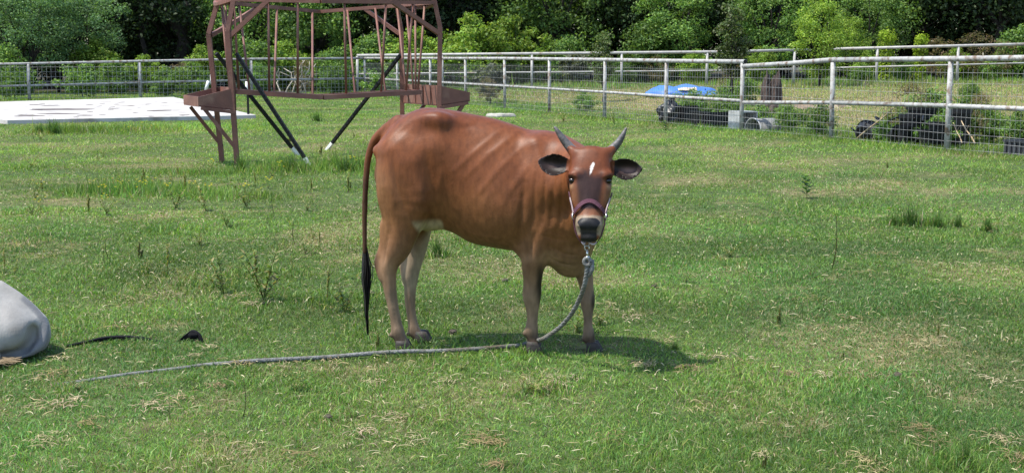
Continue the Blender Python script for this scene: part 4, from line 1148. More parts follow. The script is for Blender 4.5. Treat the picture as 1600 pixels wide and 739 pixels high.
for tb, tt in ((.04, .02), (.12, .10), (.26, .28), (.48, .46), (.70, .68), (.86, .86), (.97, 1.0)):
    m_ = MB(); m_.tube([lf(on_poly(kb, tb)), lf(on_poly([rbl, bmid, rbr], tt))], .017, 8); m_.build("bar", M['brown_steel'], feeder, True)
for t in (.25, .5, .75):
    for a, b, ka, kb_ in ((rl, rbl, k0_, kb[0]), (rr2, rbr, k2_, kb[2])):
        m_ = MB(); m_.tube([lf(mixp(ka, kb_, t)), lf(mixp(a, b, t))], .016, 8); m_.build("bar", M['brown_steel'], feeder, True)
# side troughs
def trough(A, B, s_, zlo, zback, length, lip):
    """Feed box hung between legs A (near) and B (far), reaching outwards along the frame."""
    tr = empty("trough"); tr.parent = feeder; tr["label"] = "brown steel feed trough with sloping sides"
    out_ = AX * s_ * length
    near_off, far_off = A + AB * -.03, mixp(A, B, 1.0) + AB * .03
    def plate(name, poly, thick):
        m_ = MB(); m_.prism([lf(p) for p in poly], thick); m_.build(name, M['brown_steel'], tr)
    for p in (near_off, far_off):
        plate("side_panel", [p + Z1 * zlo, p + Z1 * zback, p + out_ + Z1 * (zlo + lip + .06), p + out_ + Z1 * (zlo + .06)], tuple(AB * .018))
    plate("end_panel", [near_off + out_ + Z1 * (zlo + .06), far_off + out_ + Z1 * (zlo + .06), far_off + out_ + Z1 * (zlo + .06 + lip), near_off + out_ + Z1 * (zlo + .06 + lip)], tuple(AX * s_ * .018))
    plate("back_panel", [near_off + Z1 * zlo, far_off + Z1 * zlo, far_off + Z1 * zback, near_off + Z1 * zback], tuple(AX * s_ * .012))
    plate("floor_panel", [near_off + Z1 * (zlo + .004), far_off + Z1 * (zlo + .004), far_off + out_ + Z1 * (zlo + .064), near_off + out_ + Z1 * (zlo + .064)], (0, 0, .014))
    for p in (A, B): fbar("strut", p + Z1 * (zlo - .55), p + out_ * .86 + Z1 * (zlo + .03), .055, .05, tr)
    fbar("rim", near_off + Z1 * (zlo - .025) + out_ * .02, near_off + out_ * .97 + Z1 * (zlo + .04), .045, .045, tr)
    for t in (.2, .4, .6, .8): fbar("seam", mixp(near_off, far_off, t) + Z1 * (zlo + .02) - AX * s_ * .008, mixp(near_off, far_off, t) + Z1 * (zback - .02) - AX * s_ * .008, .012, .012, tr)
trough(FL, BL, -1, .77, 1.09, .50, .14)
trough(FR, BR, 1, .80, 1.10, .46, .14)
# black studded posts propping the frame, white at their lower ends
def prop(a, b):
    m_ = MB(); a = np.array(a); b = np.array(b); tip = mixp(a, b, .90)
    d = (b - a) / np.linalg.norm(b - a)
    m_.bar(lf(a), lf(tip), .05, .045)
    nst = 26
    for i in range(nst):
        p = mixp(a, tip, (i + .5) / nst); m_.box(lf(p) + np.array([0, -.03, .012]), (.022, .03, .02))
    pr_ = m_.build("brace_post", M['black_steel'], feeder); m2 = MB(); m2.bar(lf(tip), lf(b), .052, .047); m2.build("white_tip", M['white_paint'], pr_)
def g3(x_, y_, sink=.03): p = on_ground(x_, y_); return p - Z1 * sink
prop(at(369, 84, 18.0), g3(488, 262)); prop(at(338, 84, 18.75), g3(468, 243)); prop(at(626, 86, 19.95), g3(508, 235))

# ------------------------------------------------------------------ small things beyond and along the fences
def thing(name, label, cat, p, group=None, rz=0):
    o = empty(name, (p[0], p[1], gz(p[0], p[1])), rz); return tag(o, label, cat, group)
def fence_off(px_, d):      # a place d metres beyond the right-hand fence at photo column px_
    a = (px_ - 800) / FPX
    s = (FA[0] * FN[0] + FA[1] * FN[1] + d) / (a * FN[0] + FN[1]); return np.array([a * s, s])

# blue tarpaulin over a heap
tpos = np.array([(1063 - 800) / FPX * 42.5, 42.5]); tarp = thing("tarp_heap", "bright blue tarpaulin sheet spread over a low heap beyond the fence", "tarpaulin", tpos)
n_ = 44; TV = []; TC = []; TF = []
for i in range(n_):
    for j in range(n_):
        a = -1 + 2 * i / (n_ - 1); b = -1 + 2 * j / (n_ - 1); r = math.hypot(a, b * 1.0)
        hgt = .27 * max(0, 1 - abs(a) ** 5) * max(0, 1 - abs(b) ** 4) ** .8 * (.95 + .08 * math.sin(a * 5 + .6))
        fold = .05 * math.sin(a * 9 + 2 * b) * (1 - r * .4) + .04 * float(vnoise(a * 5, b * 5, 4)) + .02 * float(vnoise(a * 14, b * 14, 7))
        edge = 1 + .10 * math.sin(b * 5 + 1) * (abs(a) > .7)
        TV.append((a * 1.14 * edge + .1 * b, b * 1.0 + .05 * math.sin(a * 7), hgt + fold * (hgt > .02) + .015))
for i in range(n_ - 1):
    for j in range(n_ - 1): TF.append((i * n_ + j, (i + 1) * n_ + j, (i + 1) * n_ + j + 1, i * n_ + j + 1))
tm = np_mesh("tarp", np.array(TV), np.array(TF), smooth=True); to = link_mesh("sheet", tm, M['blue_tarp'], tarp)
to.modifiers.new("thick", 'SOLIDIFY').thickness = .01
for (cx, cy, rx, ry, nm) in ((.08, -.80, .30, .08, "dusty_fold"),):
    m_ = MB(); k = 16; ring_ = []
    def zt(x_, y_):
        a = x_ / 1.14; b = y_; return .27 * max(0, 1 - abs(a) ** 5) * max(0, 1 - abs(b) ** 4) ** .8 * (.95 + .08 * math.sin(a * 5 + .6))
    vs = []; fs = []
    for i in range(9):
        for j in range(5):
            x_ = cx + rx * (i / 4 - 1); y_ = cy + ry * (j / 2 - 1); vs.append((x_, y_ - .03, zt(x_, y_) + .062 + .01 * math.sin(i * 1.3 + j)))
    fs = [(i * 5 + j, (i + 1) * 5 + j, (i + 1) * 5 + j + 1, i * 5 + j + 1) for i in range(8) for j in range(4)]
    m_.add(vs, fs); m_.build(nm, M['dust'], tarp, True)

# earth bank under and behind the heap
def mound(name, label, cat, c_, rx, ry, h_, material, seed, rz=0.0):
    V2 = []; F2 = []; k = 30
    for i in range(k):
        for j in range(k):
            a = -1 + 2 * i / (k - 1); b = -1 + 2 * j / (k - 1); r = min(1, math.hypot(a, b))
            V2.append((a * rx, b * ry, h_ * (math.cos(math.pi * r) * .5 + .5) * (.6 + .8 * float(fbm(a * 4 + seed, b * 4, seed))) - .02))
    for i in range(k - 1):
        for j in range(k - 1): F2.append((i * k + j, (i + 1) * k + j, (i + 1) * k + j + 1, i * k + j + 1))
    o = link_mesh(name, np_mesh(name, np.array(V2), np.array(F2), smooth=True), material); o.location = (c_[0], c_[1], gz(*c_)); o.rotation_euler.z = rz
    return tag(o, label, cat)
M['earth'] = mat("earth", (.20, .15, .10), (.11, .08, .055), 4, .95, .6, 9, c3=(.34, .28, .19), scale3=3, lo3=.5, hi3=.65)
for (px_, Y, rx, ry, h_, sd_, lab) in ((1270, 34.5, 1.6, .6, .20, 7, "dark earth ridge beside the old stump in the paddock"),):
    mound("earth_bank", lab, "bank", np.array([(px_ - 800) / FPX * Y, Y]), rx, ry, h_, M['earth'], sd_)

# old stump, splintered
sp_ = np.array([(1203 - 800) / FPX * 33.0, 33.0]); st = thing("tree_stump", "dark splintered tree stump standing in the paddock beyond the fence", "stump", sp_)
vs = []; fs = []; k = 28
for i, (z, rad) in enumerate(((-.1, .46), (.08, .38), (.25, .33), (.5, .32), (.75, .30), (.95, .25))):
    for j in range(k):
        a = 2 * math.pi * j / k; q = rad * (1 + .18 * math.sin(a * 5 + 1) + .10 * math.sin(a * 9 + z * 3)); zz = z
        if i == 5: zz = .90 + .24 * max(0, math.sin(a * 2 + .6)) ** 1.5 + .10 * math.sin(a * 7)
        if i == 4: zz = .76
        vs.append((q * math.cos(a), q * .8 * math.sin(a), zz))
for i in range(5):
    for j in range(k): fs.append((i * k + j, i * k + (j + 1) % k, (i + 1) * k + (j + 1) % k, (i + 1) * k + j))
vs.append((0, 0, .85)); fs += [(5 * k + j, 5 * k + (j + 1) % k, len(vs) - 1) for j in range(k)]
m_ = MB(); m_.add(vs, fs); m_.build("trunk", M['stump'], st, False); st.scale = (.72, .72, .95)
m_ = MB()
for a, ln in ((.4, .45), (2.2, .4), (3.3, .5), (4.6, .42), (5.6, .5)): m_.tube([(.3 * math.cos(a), .25 * math.sin(a), .14), ((.3 + ln * .5) * math.cos(a), (.25 + ln * .4) * math.sin(a), .07), ((.3 + ln) * math.cos(a), (.25 + ln) * math.sin(a), -.03)], [.11, .08, .03], 8)
m_.build("root", M['stump'], st, True)

# black refuse bag slumped against the fence
q = fence_off(1043, .38); bag = thing("refuse_bag", "shiny crumpled black plastic bag slumped against the fence", "bag", q)
n_ = 26; vs = []; fs = []
for i in range(n_):
    th = math.pi * i / (n_ - 1)
    for j in range(n_):
        ph_ = 2 * math.pi * j / n_; r = 1 + .20 * math.sin(3 * ph_ + 4 * th) * math.sin(th) + .16 * (float(vnoise(math.cos(ph_) * 3 + 5, th * 3 + math.sin(ph_) * 3, 3)) - .5) + .10 * math.sin(7 * ph_ + 2 * math.sin(3 * th))
        vs.append((.24 * r * math.sin(th) * math.cos(ph_) + .06 * math.cos(th), .2 * r * math.sin(th) * math.sin(ph_), .25 + .27 * math.cos(th) * (1 + .1 * math.sin(5 * ph_))))
for i in range(n_ - 1):
    for j in range(n_): fs.append((i * n_ + j, i * n_ + (j + 1) % n_, (i + 1) * n_ + (j + 1) % n_, (i + 1) * n_ + j))
m_ = MB(); m_.add(vs, fs); m_.build("sack", M['bag_plastic'], bag)
m_ = MB(); m_.tube([(.02, 0, .50), (.05, .02, .56), (.14, .03, .58)], [.05, .03, .06], 7); m_.build("tied_neck", M['bag_plastic'], bag)

# plant pots, tubs
def pot(label, px_, d, r, h_, tilt=0.0, rz=0.0, group=None, material='black_plastic'):
    q = fence_off(px_, d); t = thing("plant_pot", label, "pot", q, group, rz)
    t.rotation_euler = (tilt, 0, rz)
    if tilt: t.location.z += r * .8 * abs(math.sin(tilt))
    m_ = MB(); m_.lathe([(r * .76, 0), (r * .97, h_ * .9), (r * .97, h_ * .9), (r * .9, h_ * .9), (r * .70, .02), (.001, .02)], sides=20); m_.lathe([(.001, 0.0), (r * .76, 0)], sides=20)
    m_.build("wall", M[material], t, False)
    m_ = MB(); m_.lathe([(r * .97, h_ * .88), (r * 1.06, h_ * .88), (r * 1.06, h_), (r * .92, h_), (r * .92, h_ * .88)], sides=20); m_.build("rim", M[material], t, False)
    return t
def crate(label, px_, d, w_, dp, h_, rz, material='black_plastic', name="crate"):
    q = fence_off(px_, d); t = thing(name, label, "crate", q, None, rz)
    for s_ in (-1, 1):
        m_ = MB(); m_.box((0, s_ * (dp / 2 - .01), h_ / 2), (w_, .02, h_)); m_.build("side_panel", M[material], t)
        m_ = MB(); m_.box((s_ * (w_ / 2 - .01), 0, h_ / 2), (.02, dp - .042, h_ - .004)); m_.build("end_panel", M[material], t)
    m_ = MB(); m_.box((0, 0, .03), (w_ - .044, dp - .044, .02)); m_.build("floor_panel", M[material], t)
    k = max(3, int(w_ / .09))
    for i in range(k):
        m_ = MB(); m_.box((-w_ / 2 + w_ * (i + .5) / k, -dp / 2 - .010, h_ / 2), (.022, .022, h_ * .94)); m_.build("rib", M[material], t)
    m_ = MB()
    m_.box((0, -dp / 2 - .012, h_ - .02), (w_ + .03, .03, .035)); m_.build("lip", M[material], t)
    return t
frz = math.atan2(FD[1], FD[0])
crate("black ribbed plastic tub behind the fence between the black bag and white bin", 1108, .55, .80, .5, .34, frz)
crate("low black tray against the fence just right of the black bag", 1068, .9, .62, .4, .40, frz)
pot("black plant pot lying on its side at the left end of the pot heap", 1346, .35, .17, .30, R(78), R(150))
pot("black plant pot on its side, second from the left end of the pot heap", 1372, .55, .17, .30, R(80), R(200))
pot("wide black plant pot tipped over in front of the pot heap", 1392, .30, .15, .25, R(70), R(20))
pot("tall black pot standing at the middle of the pot heap", 1425, .55, .24, .52)
pot("black pot standing at the back of the heap under leafy weeds", 1438, 1.0, .26, .66)
pot("small black pot standing in front at the middle of the heap", 1412, .28, .13, .34)
pot("black pot standing next to the fence post at the heap's right end", 1452, .32, .2, .30)
pot("black pot wedged beside the post under the leafy weeds", 1466, .5, .18, .42)
pot("black pot standing behind the post to the right of the heap", 1497, 1.1, .2, .62)
crate("dark grey plastic tub at the far right edge behind the fence", 1603, .6, .50, .4, .24, frz, 'grey_tub', "tub")

# loose black drip hoses tangled over the pots
gh = random.Random(3)
for lab, x0, x1 in (("black hose looped over the left part of the pot heap", 1335, 1420), ("black hose looped over the right part of the pot heap", 1390, 1475), ("black hose trailing at the foot of the pot heap", 1350, 1470)):
    pts_ = []; q0 = fence_off(x0, .3)
    for k in range(12):
        q = fence_off(x0 + (x1 - x0) * k / 11 + gh.uniform(-12, 12), gh.uniform(.15, .7)); pts_.append((q[0] - q0[0], q[1] - q0[1], gz(*q) + gh.uniform(.03, .5) * (1 if "foot" not in lab else .25) - gz(*q0)))
    o = thing("hose", lab, "hose", q0); m_ = MB(); m_.tube(spline(np.array(pts_), 60), .016, 6); m_.build("tubing", M['black_plastic'], o, True)

# white bin lying on its side and a grey half drum next to it
q = fence_off(1160, .45); wb = thing("plastic_bin", "white plastic bin on its side behind the fence post", "bin", q, None, frz)
w_, dp, h_ = .50, .42, .40
for (c_, s_) in (((-w_ / 2 + .012, 0, h_ / 2), (.024, dp, h_)), ((0, dp / 2 - .012, h_ / 2), (w_ - .05, .024, h_ - .004)), ((0, 0, h_ - .012), (w_ - .05, dp - .052, .024)), ((0, 0, .012), (w_ - .05, dp - .052, .024)), ((0, -dp / 2 + .012, h_ / 2), (w_ - .05, .024, h_ - .004))):
    m_ = MB(); m_.box(c_, s_); m_.build("wall", M['white_plastic'], wb)
q = fence_off(1192, .60); hd = thing("half_drum", "grey half drum lying open side down next to the white bin", "drum", q, None, frz); hd.scale = (1, 1, .8)
vs = []; fs = []; k = 16
for i in range(k + 1):
    a = math.pi * i / k
    for (rad, y_) in ((.30, -.25), (.30, .25), (.275, .25), (.275, -.25)): vs.append((rad * math.cos(a), y_, rad * 1.1 * math.sin(a)))
for i in range(k):
    for j in range(4): fs.append((i * 4 + j, i * 4 + (j + 1) % 4, (i + 1) * 4 + (j + 1) % 4, (i + 1) * 4 + j))
m_ = MB(); m_.add(vs, fs); m_.build("shell", M['grey_plastic'], hd, True)
m_ = MB(); m_.tube([(.305 * math.cos(a), -.255, .335 * math.sin(a)) for a in np.linspace(0, math.pi, 15)], .016, 6); m_.build("rim", M['white_plastic'], hd, True)

# loose sticks leaning in the heap
def stick(label, a, b, r, material='stick'):
    a = np.array(a); b = np.array(b); o = empty("stick", tuple(a)); tag(o, label, "stick")
    pts = [mixp(a, b, t) - a + np.array([0, 0, .012 * math.sin(t * 7)]) for t in np.linspace(0, 1, 9)]
    m_ = MB(); m_.tube(pts, [r * (1.1 - .4 * t) for t in np.linspace(0, 1, 9)], 7); m_.build("shaft", M[material], o, True)
    m_ = MB(); m_.tube([pts[5], pts[5] + np.array([.05, .02, .08])], [r * .6, r * .2], 5); m_.build("twig", M[material], o, True)
q1 = fence_off(1339, .12); q2 = fence_off(1394, .45)
stick("long pale stick leaning across the pots left of the fence post", (q1[0], q1[1], gz(*q1) + .06), (q2[0], q2[1], gz(*q2) + .62), .014)
q1 = fence_off(1523, .35); q2 = fence_off(1500, .6)
stick("yellowish stick leaning in the weeds right of the fence post", (q1[0], q1[1], gz(*q1) + .13), (q2[0], q2[1], gz(*q2) + .46), .012)
q1 = fence_off(1503, .35); q2 = fence_off(1488, .55)
stick("thin brown stick close to the fence post in the weeds", (q1[0], q1[1], gz(*q1) + .12), (q2[0], q2[1], gz(*q2) + .42), .008, 'stick')

# flat pale stone in the grass behind the cow's back
q = on_ground(781, 183); fs_ = thing("flat_stone", "flat pale stone lying in the grass just behind the cow's back", "stone", q)
vs = []; k = 18
for z, s_ in ((-.03, 1.0), (.03, 1.02), (.075, .92), (.09, .6)):
    for j in range(k):
        a = 2 * math.pi * j / k; rad = 1 + .15 * math.sin(3 * a + 1) + .08 * math.sin(7 * a); vs.append((.36 * rad * s_ * math.cos(a), .22 * rad * s_ * math.sin(a), z + .006 * math.sin(5 * a)))
fs = [(i * k + j, i * k + (j + 1) % k, (i + 1) * k + (j + 1) % k, (i + 1) * k + j) for i in range(3) for j in range(k)] + [tuple(range(3 * k, 4 * k))]
m_ = MB(); m_.add(vs, fs); m_.build("slab", M['stone'], fs_, False)

# slender stakes with white caps by the slab, behind the feeder
def stake(label, px_, y_base, y_top, y_cap, Yd, lean_=0.0):
    p = at(px_, y_base, Yd); t = empty("stake", (p[0], p[1], p[2])); tag(t, label, "stake")
    h_ = at(px_, y_top, Yd)[2] - p[2]; hc = at(px_, y_cap, Yd)[2] - p[2]
    m_ = MB(); m_.bar((0, 0, -.1), (lean_ * hc, 0, hc), .05, .05); m_.build("shaft", M['black_steel'], t)
    m_ = MB(); m_.tube([(lean_ * hc, 0, hc - .03), (lean_ * h_, 0, h_)], .055, 10); m_.build("cap", M['white_paint'], t, True)
stake("thin dark stake with a white cap standing behind the feeder's left end", 388, 178, 128, 141, 32.5)
stake("white capped stake in front of the slab fence left of the feeder", 332, 158, 116, 130, 44.5)
stake("leaning white capped stake by the slab fence left of the feeder trough", 316, 158, 127, 140, 44.5, .35)

# dark clods of earth and dung on the grass
def clod(label, px_, y_, s_, material='clod'):
    q = on_ground(px_, y_); vs = []; k = 12; rr_3 = random.Random(int(px_))
    for i in range(7):
        th = math.pi * i / 6
        for j in range(k):
            a = 2 * math.pi * j / k; rad = s_ * rr_3.uniform(.8, 1.2); vs.append((rad * math.sin(th) * math.cos(a), rad * .8 * math.sin(th) * math.sin(a), s_ * .5 + rad * .62 * math.cos(th)))
    fs = [(i * k + j, i * k + (j + 1) % k, (i + 1) * k + (j + 1) % k, (i + 1) * k + j) for i in range(6) for j in range(k)]
    m_ = MB(); m_.add(vs, fs); o = m_.build("clod", M[material], None); o.location = tuple(q); tag(o, label, "clod")
clod("dark clod of earth on the grass between the cow's legs", 708, 522, .024)
clod("small dark clod near the cow's tail tip", 583, 462, .022)
clod("brown clod in the near grass at lower middle left", 513, 655, .02)
clod("greyish clod on the grass right of the cow", 1022, 450, .022)
clod("dark clod beneath the brown cow's belly further back", 789, 441, .024)
clod("little dark clod in the right foreground grass", 1402, 589, .022)

# ------------------------------------------------------------------ foliage
def leaf_cloud(name, clumps, per, size, pal, seed, spread=.35, flat=.5, elong=1.7, hang=.0):
    """Crown of leaf-sized faces gathered in clumps. clumps: (x, y, z, r)."""
    g = np.random.default_rng(seed); cl = np.array(clumps); nC = len(cl); n = nC * per
    ci = np.repeat(np.arange(nC), per); d = g.normal(size=(n, 3)); d /= np.linalg.norm(d, axis=1)[:, None]
    rad = cl[ci, 3] * g.random(n) ** .42
    c = cl[ci, :3] + d * rad[:, None] * np.array([[1, 1, .75]])
    nrm = d * .55 + g.normal(size=(n, 3)) * .6 + np.array([[0, 0, flat]]); nrm /= np.linalg.norm(nrm, axis=1)[:, None]
    ax = g.normal(size=(n, 3)) + np.array([[0, 0, -hang]]); ax -= (ax * nrm).sum(1)[:, None] * nrm; ax /= np.linalg.norm(ax, axis=1)[:, None]
    bx = np.cross(nrm, ax); s = size * g.uniform(.6, 1.35, n)[:, None]
    fold = nrm * s * .12
    V = np.stack([c - ax * s * .5, c + bx * s / elong * .5 + fold, c + ax * s * .5, c - bx * s / elong * .5 + fold], 1).reshape(-1, 3)
    F = np.arange(n * 4).reshape(n, 4)
    pal = np.array(pal); tone = g.uniform(.7, 1.3, nC)[ci]
    C = pal[g.integers(0, len(pal), n)] * (tone * g.uniform(.75, 1.25, n))[:, None]
    return np_mesh(name, V, F, np.repeat(C, 4, 0))

def crown_clumps(seed, n, rx, ry, z0, z1, rmin, rmax, shape=1.0, hollow=.35):
    g = random.Random(seed); out = []
    while len(out) < n:
        x, y, z = g.uniform(-1, 1), g.uniform(-1, 1), g.uniform(-1, 1); r = math.sqrt(x * x + y * y + z * z)
        if r > 1 or r < hollow: continue
        zz = z0 + (z1 - z0) * (z * .5 + .5); taper = 1 - .35 * max(0, z) * shape
        out.append((x * rx * taper, y * ry * taper, zz, g.uniform(rmin, rmax)))
    return out

def limbs(mb, clumps, base, fork, r0, seed, n_limb=9):
    """Trunk from the ground to the fork and limbs out to some of the clumps."""
    g = random.Random(seed); bx, by, bz = base; fx, fy, fz = fork
    mb.tube([(bx, by, bz - .3), (bx + (fx - bx) * .4 + g.gauss(0, .06), by + (fy - by) * .4, bz + (fz - bz) * .45), (fx, fy, fz)], [r0 * 1.25, r0, r0 * .75], 9)
    for c in g.sample(clumps, min(n_limb, len(clumps))):
        m1 = (fx + (c[0] - fx) * .5 + g.gauss(0, .1), fy + (c[1] - fy) * .5 + g.gauss(0, .1), fz + (c[2] - fz) * .4 + .1)
        mb.tube([(fx, fy, fz - .1), m1, c[:3]], [r0 * .5, r0 * .28, r0 * .06], 6)
        if g.random() < .7:
            e = (m1[0] + g.gauss(0, .6), m1[1] + g.gauss(0, .6), m1[2] + g.uniform(.2, .9)); mb.tube([m1, e], [r0 * .2, r0 * .04], 5)

G_DARK = [[0.034, 0.064, 0.023], [0.046, 0.081, 0.028], [0.03, 0.055, 0.025], [0.057, 0.092, 0.03]]  # low leaf tones that carry the wood's inner shade
G_MID = [[0.09, 0.174, 0.041], [0.12, 0.206, 0.048], [0.072, 0.138, 0.041], [0.154, 0.234, 0.058]]
G_YEL = [[0.134, 0.224, 0.034], [0.168, 0.252, 0.038], [0.106, 0.19, 0.034], [0.202, 0.269, 0.047]]
G_BLUE = [[0.089, 0.169, 0.07], [0.115, 0.203, 0.084], [0.07, 0.135, 0.062], [0.142, 0.23, 0.097]]
G_GREY = [[.10, .115, .075], [.13, .15, .095], [.085, .10, .06]]
G_BROWN = [[.12, .085, .05], [.16, .12, .07], [.10, .11, .045]]

TREE_PROTO = {}
def tree_proto(key, clumps, per, size, pal, seed, lm, trunk, **kw):
    cm = leaf_cloud("crown_" + key, clumps, per, size, pal, seed, **kw); cm.materials.append(M[lm])
    m_ = MB()
    for (base, fork, r0, nl) in trunk: limbs(m_, clumps, base, fork, r0, seed + len(m_.v), nl)
    tm_ = m_.mesh("trunk_" + key, True); tm_.materials.append(M['bark'])
    TREE_PROTO[key] = (cm, tm_)
tree_proto("oak", crown_clumps(1, 74, 3.6, 3.2, 1.6, 10.0, .75, 1.25), 130, .21, G_DARK, 1, 'leaf_dark', [((0, 0, 0), (.3, .1, 2.6), .24, 16)])
tree_proto("elm", crown_clumps(2, 70, 3.2, 3.0, .9, 9.0, .7, 1.2), 130, .20, G_DARK, 2, 'leaf_dark', [((-.4, 0, 0), (-.9, .1, 2.2), .17, 10), ((.3, .2, 0), (.9, 0, 2.6), .14, 8)])
tree_proto("ash", crown_clumps(3, 78, 3.0, 2.4, .5, 7.5, .5, .9), 130, .17, G_MID, 3, 'leaf', [((0, 0, 0), (.2, 0, 2.2), .16, 14)])
tree_proto("understorey", crown_clumps(4, 46, 2.6, 1.6, .3, 4.4, .5, .95, hollow=.1), 120, .18, G_DARK, 4, 'leaf_dark', [((0, 0, 0), (.1, 0, 1.0), .06, 8), ((.6, .1, 0), (.9, 0, 1.2), .05, 6)])
tree_proto("feathery", crown_clumps(5, 95, 2.5, 1.9, .9, 5.6, .34, .62, hollow=.15), 150, .115, G_BLUE, 5, 'leaf', [((-.5, 0, 0), (-.8, 0, 1.3), .07, 8), ((0, .1, 0), (.1, .1, 1.5), .08, 9), ((.5, 0, 0), (.9, .1, 1.2), .06, 8)], elong=2.2)
tree_proto("bright", crown_clumps(6, 62, 1.15, 1.0, .35, 3.7, .26, .46, hollow=.1), 120, .105, G_YEL, 6, 'leaf', [((0, 0, 0), (.05, 0, .8), .05, 10), ((.2, 0, 0), (.35, 0, 1.0), .035, 6)], elong=2.4)
tree_proto("boxelder", crown_clumps(7, 60, 1.5, 1.0, .2, 2.3, .26, .46, hollow=.15), 110, .115, G_YEL, 7, 'leaf', [((0, 0, 0), (0, 0, .5), .04, 10), ((.5, 0, 0), (.6, 0, .6), .03, 7)], elong=1.6)
tree_proto("midbush", crown_clumps(8, 44, 1.2, .9, .1, 2.0, .26, .46, hollow=.15), 110, .115, G_MID, 8, 'leaf', [((0, 0, 0), (0, 0, .4), .035, 10)], elong=1.7)
tree_proto("pale", crown_clumps(9, 30, .75, .6, .3, 1.75, .16, .30, hollow=.1), 70, .13, G_GREY, 9, 'leaf', [((0, 0, 0), (0, 0, .4), .025, 8)], elong=1.3)
tree_proto("weedy", crown_clumps(10, 34, .8, .6, .02, 1.0, .14, .28, hollow=.05), 90, .085, G_MID, 10, 'leaf', [((0, 0, 0), (0, 0, .2), .015, 8)], elong=2.4)
tree_proto("brownweed", crown_clumps(11, 30, .8, .5, .1, 1.5, .12, .24, hollow=.05), 60, .07, G_BROWN, 11, 'leaf', [((0, 0, 0), (0, 0, .3), .012, 10)], elong=3.0)
tree_proto("pearish", crown_clumps(12, 50, .46, .40, .55, 2.6, .13, .25, shape=.8, hollow=.05), 60, .082, [[.055, .09, .03], [.075, .115, .035], [.12, .14, .07]], 12, 'leaf', [((0, 0, 0), (.02, 0, .8), .045, 12)], elong=1.6, hang=.8)
tree_proto("limeweed", [(.03 * math.sin(k), .03 * math.cos(k * 2), .15 + .10 * k, .20 + .015 * (k % 3)) for k in range(11)] + [(.12, 0, 1.15, .12), (-.14, 0, 1.05, .12)], 90, .075, [[.17, .24, .022], [.20, .26, .03], [.14, .22, .02]], 13, 'leaf', [((0, 0, 0), (0, 0, .6), .015, 6)], elong=2.6)

def plant(kind, name, label, cat, px_, Yd, scale=1.0, rz=None, group=None, sz=None, y_base=None, material=None):
    cm, tm_ = TREE_PROTO[kind]; X = (px_ - 800) / FPX * Yd; z = gz(X, Yd)
    t = empty(name, (X, Yd, z), rz if rz is not None else random.uniform(0, 6.28)); tag(t, label, cat, group)
    s = scale; t.scale = (s, s, sz or s)
    link_mesh("trunk", tm_, None, t)
    cr_ = link_mesh("crown", cm, None, t)
    return t

# woodland behind: rows of tall dark trees, each its own tree
row = 0
rt = random.Random(31)
for (Y0, step, kinds, sc) in ((63.5, 118, ("oak", "elm", "ash"), 1.0), (69, 105, ("oak", "elm", "oak"), 1.12), (75, 95, ("elm", "oak", "oak"), 1.25), (83, 95, ("oak", "elm", "oak"), 1.5)):
    x_ = -330 + 45 * row
    while x_ < 1960:
        plant(rt.choice(kinds), "woodland_tree", "tall dark woodland tree in the shaded wood behind the rear fence", "tree", x_ + rt.uniform(-25, 25), Y0 + rt.uniform(-1.4, 1.4), sc * rt.uniform(.9, 1.15), group="trees of the wood behind the fences")
        x_ += step
    row += 1
x_ = -250
while x_ < 1900:     # dark understorey below the crowns
    plant("understorey", "understorey_tree", "low dark understorey shrub at the shaded foot of the wood", "tree", x_ + rt.uniform(-20, 20), 66 + rt.uniform(-1.5, 5), rt.uniform(.75, 1.15), group="dark understorey of the wood")
    x_ += 78
# leaning trunk at the wood's edge, left
p = at(262, 100, 62.5); q_ = at(238, -30, 62.0); o = empty("leaning_trunk", (p[0], p[1], gz(p[0], p[1]))); tag(o, "thick dark leaning trunk at the wood's edge left of the feeder", "tree"); oo = np.array(o.location)
m_ = MB(); e1 = at(300, -30, 62.5)
m_.tube([np.array([p[0] + .3, p[1], -.2]) - oo, at(288, 60, 62.5) - oo, at(262, 20, 62.3) - oo, q_ - oo], [.34, .30, .26, .22], 10); m_.build("trunk", M['bark'], o, True)
m_ = MB(); m_.tube([at(288, 60, 62.5) - oo, at(291, 20, 62.5) - oo, e1 - oo], [.24, .2, .17], 9); m_.build("limb", M['bark'], o, True)

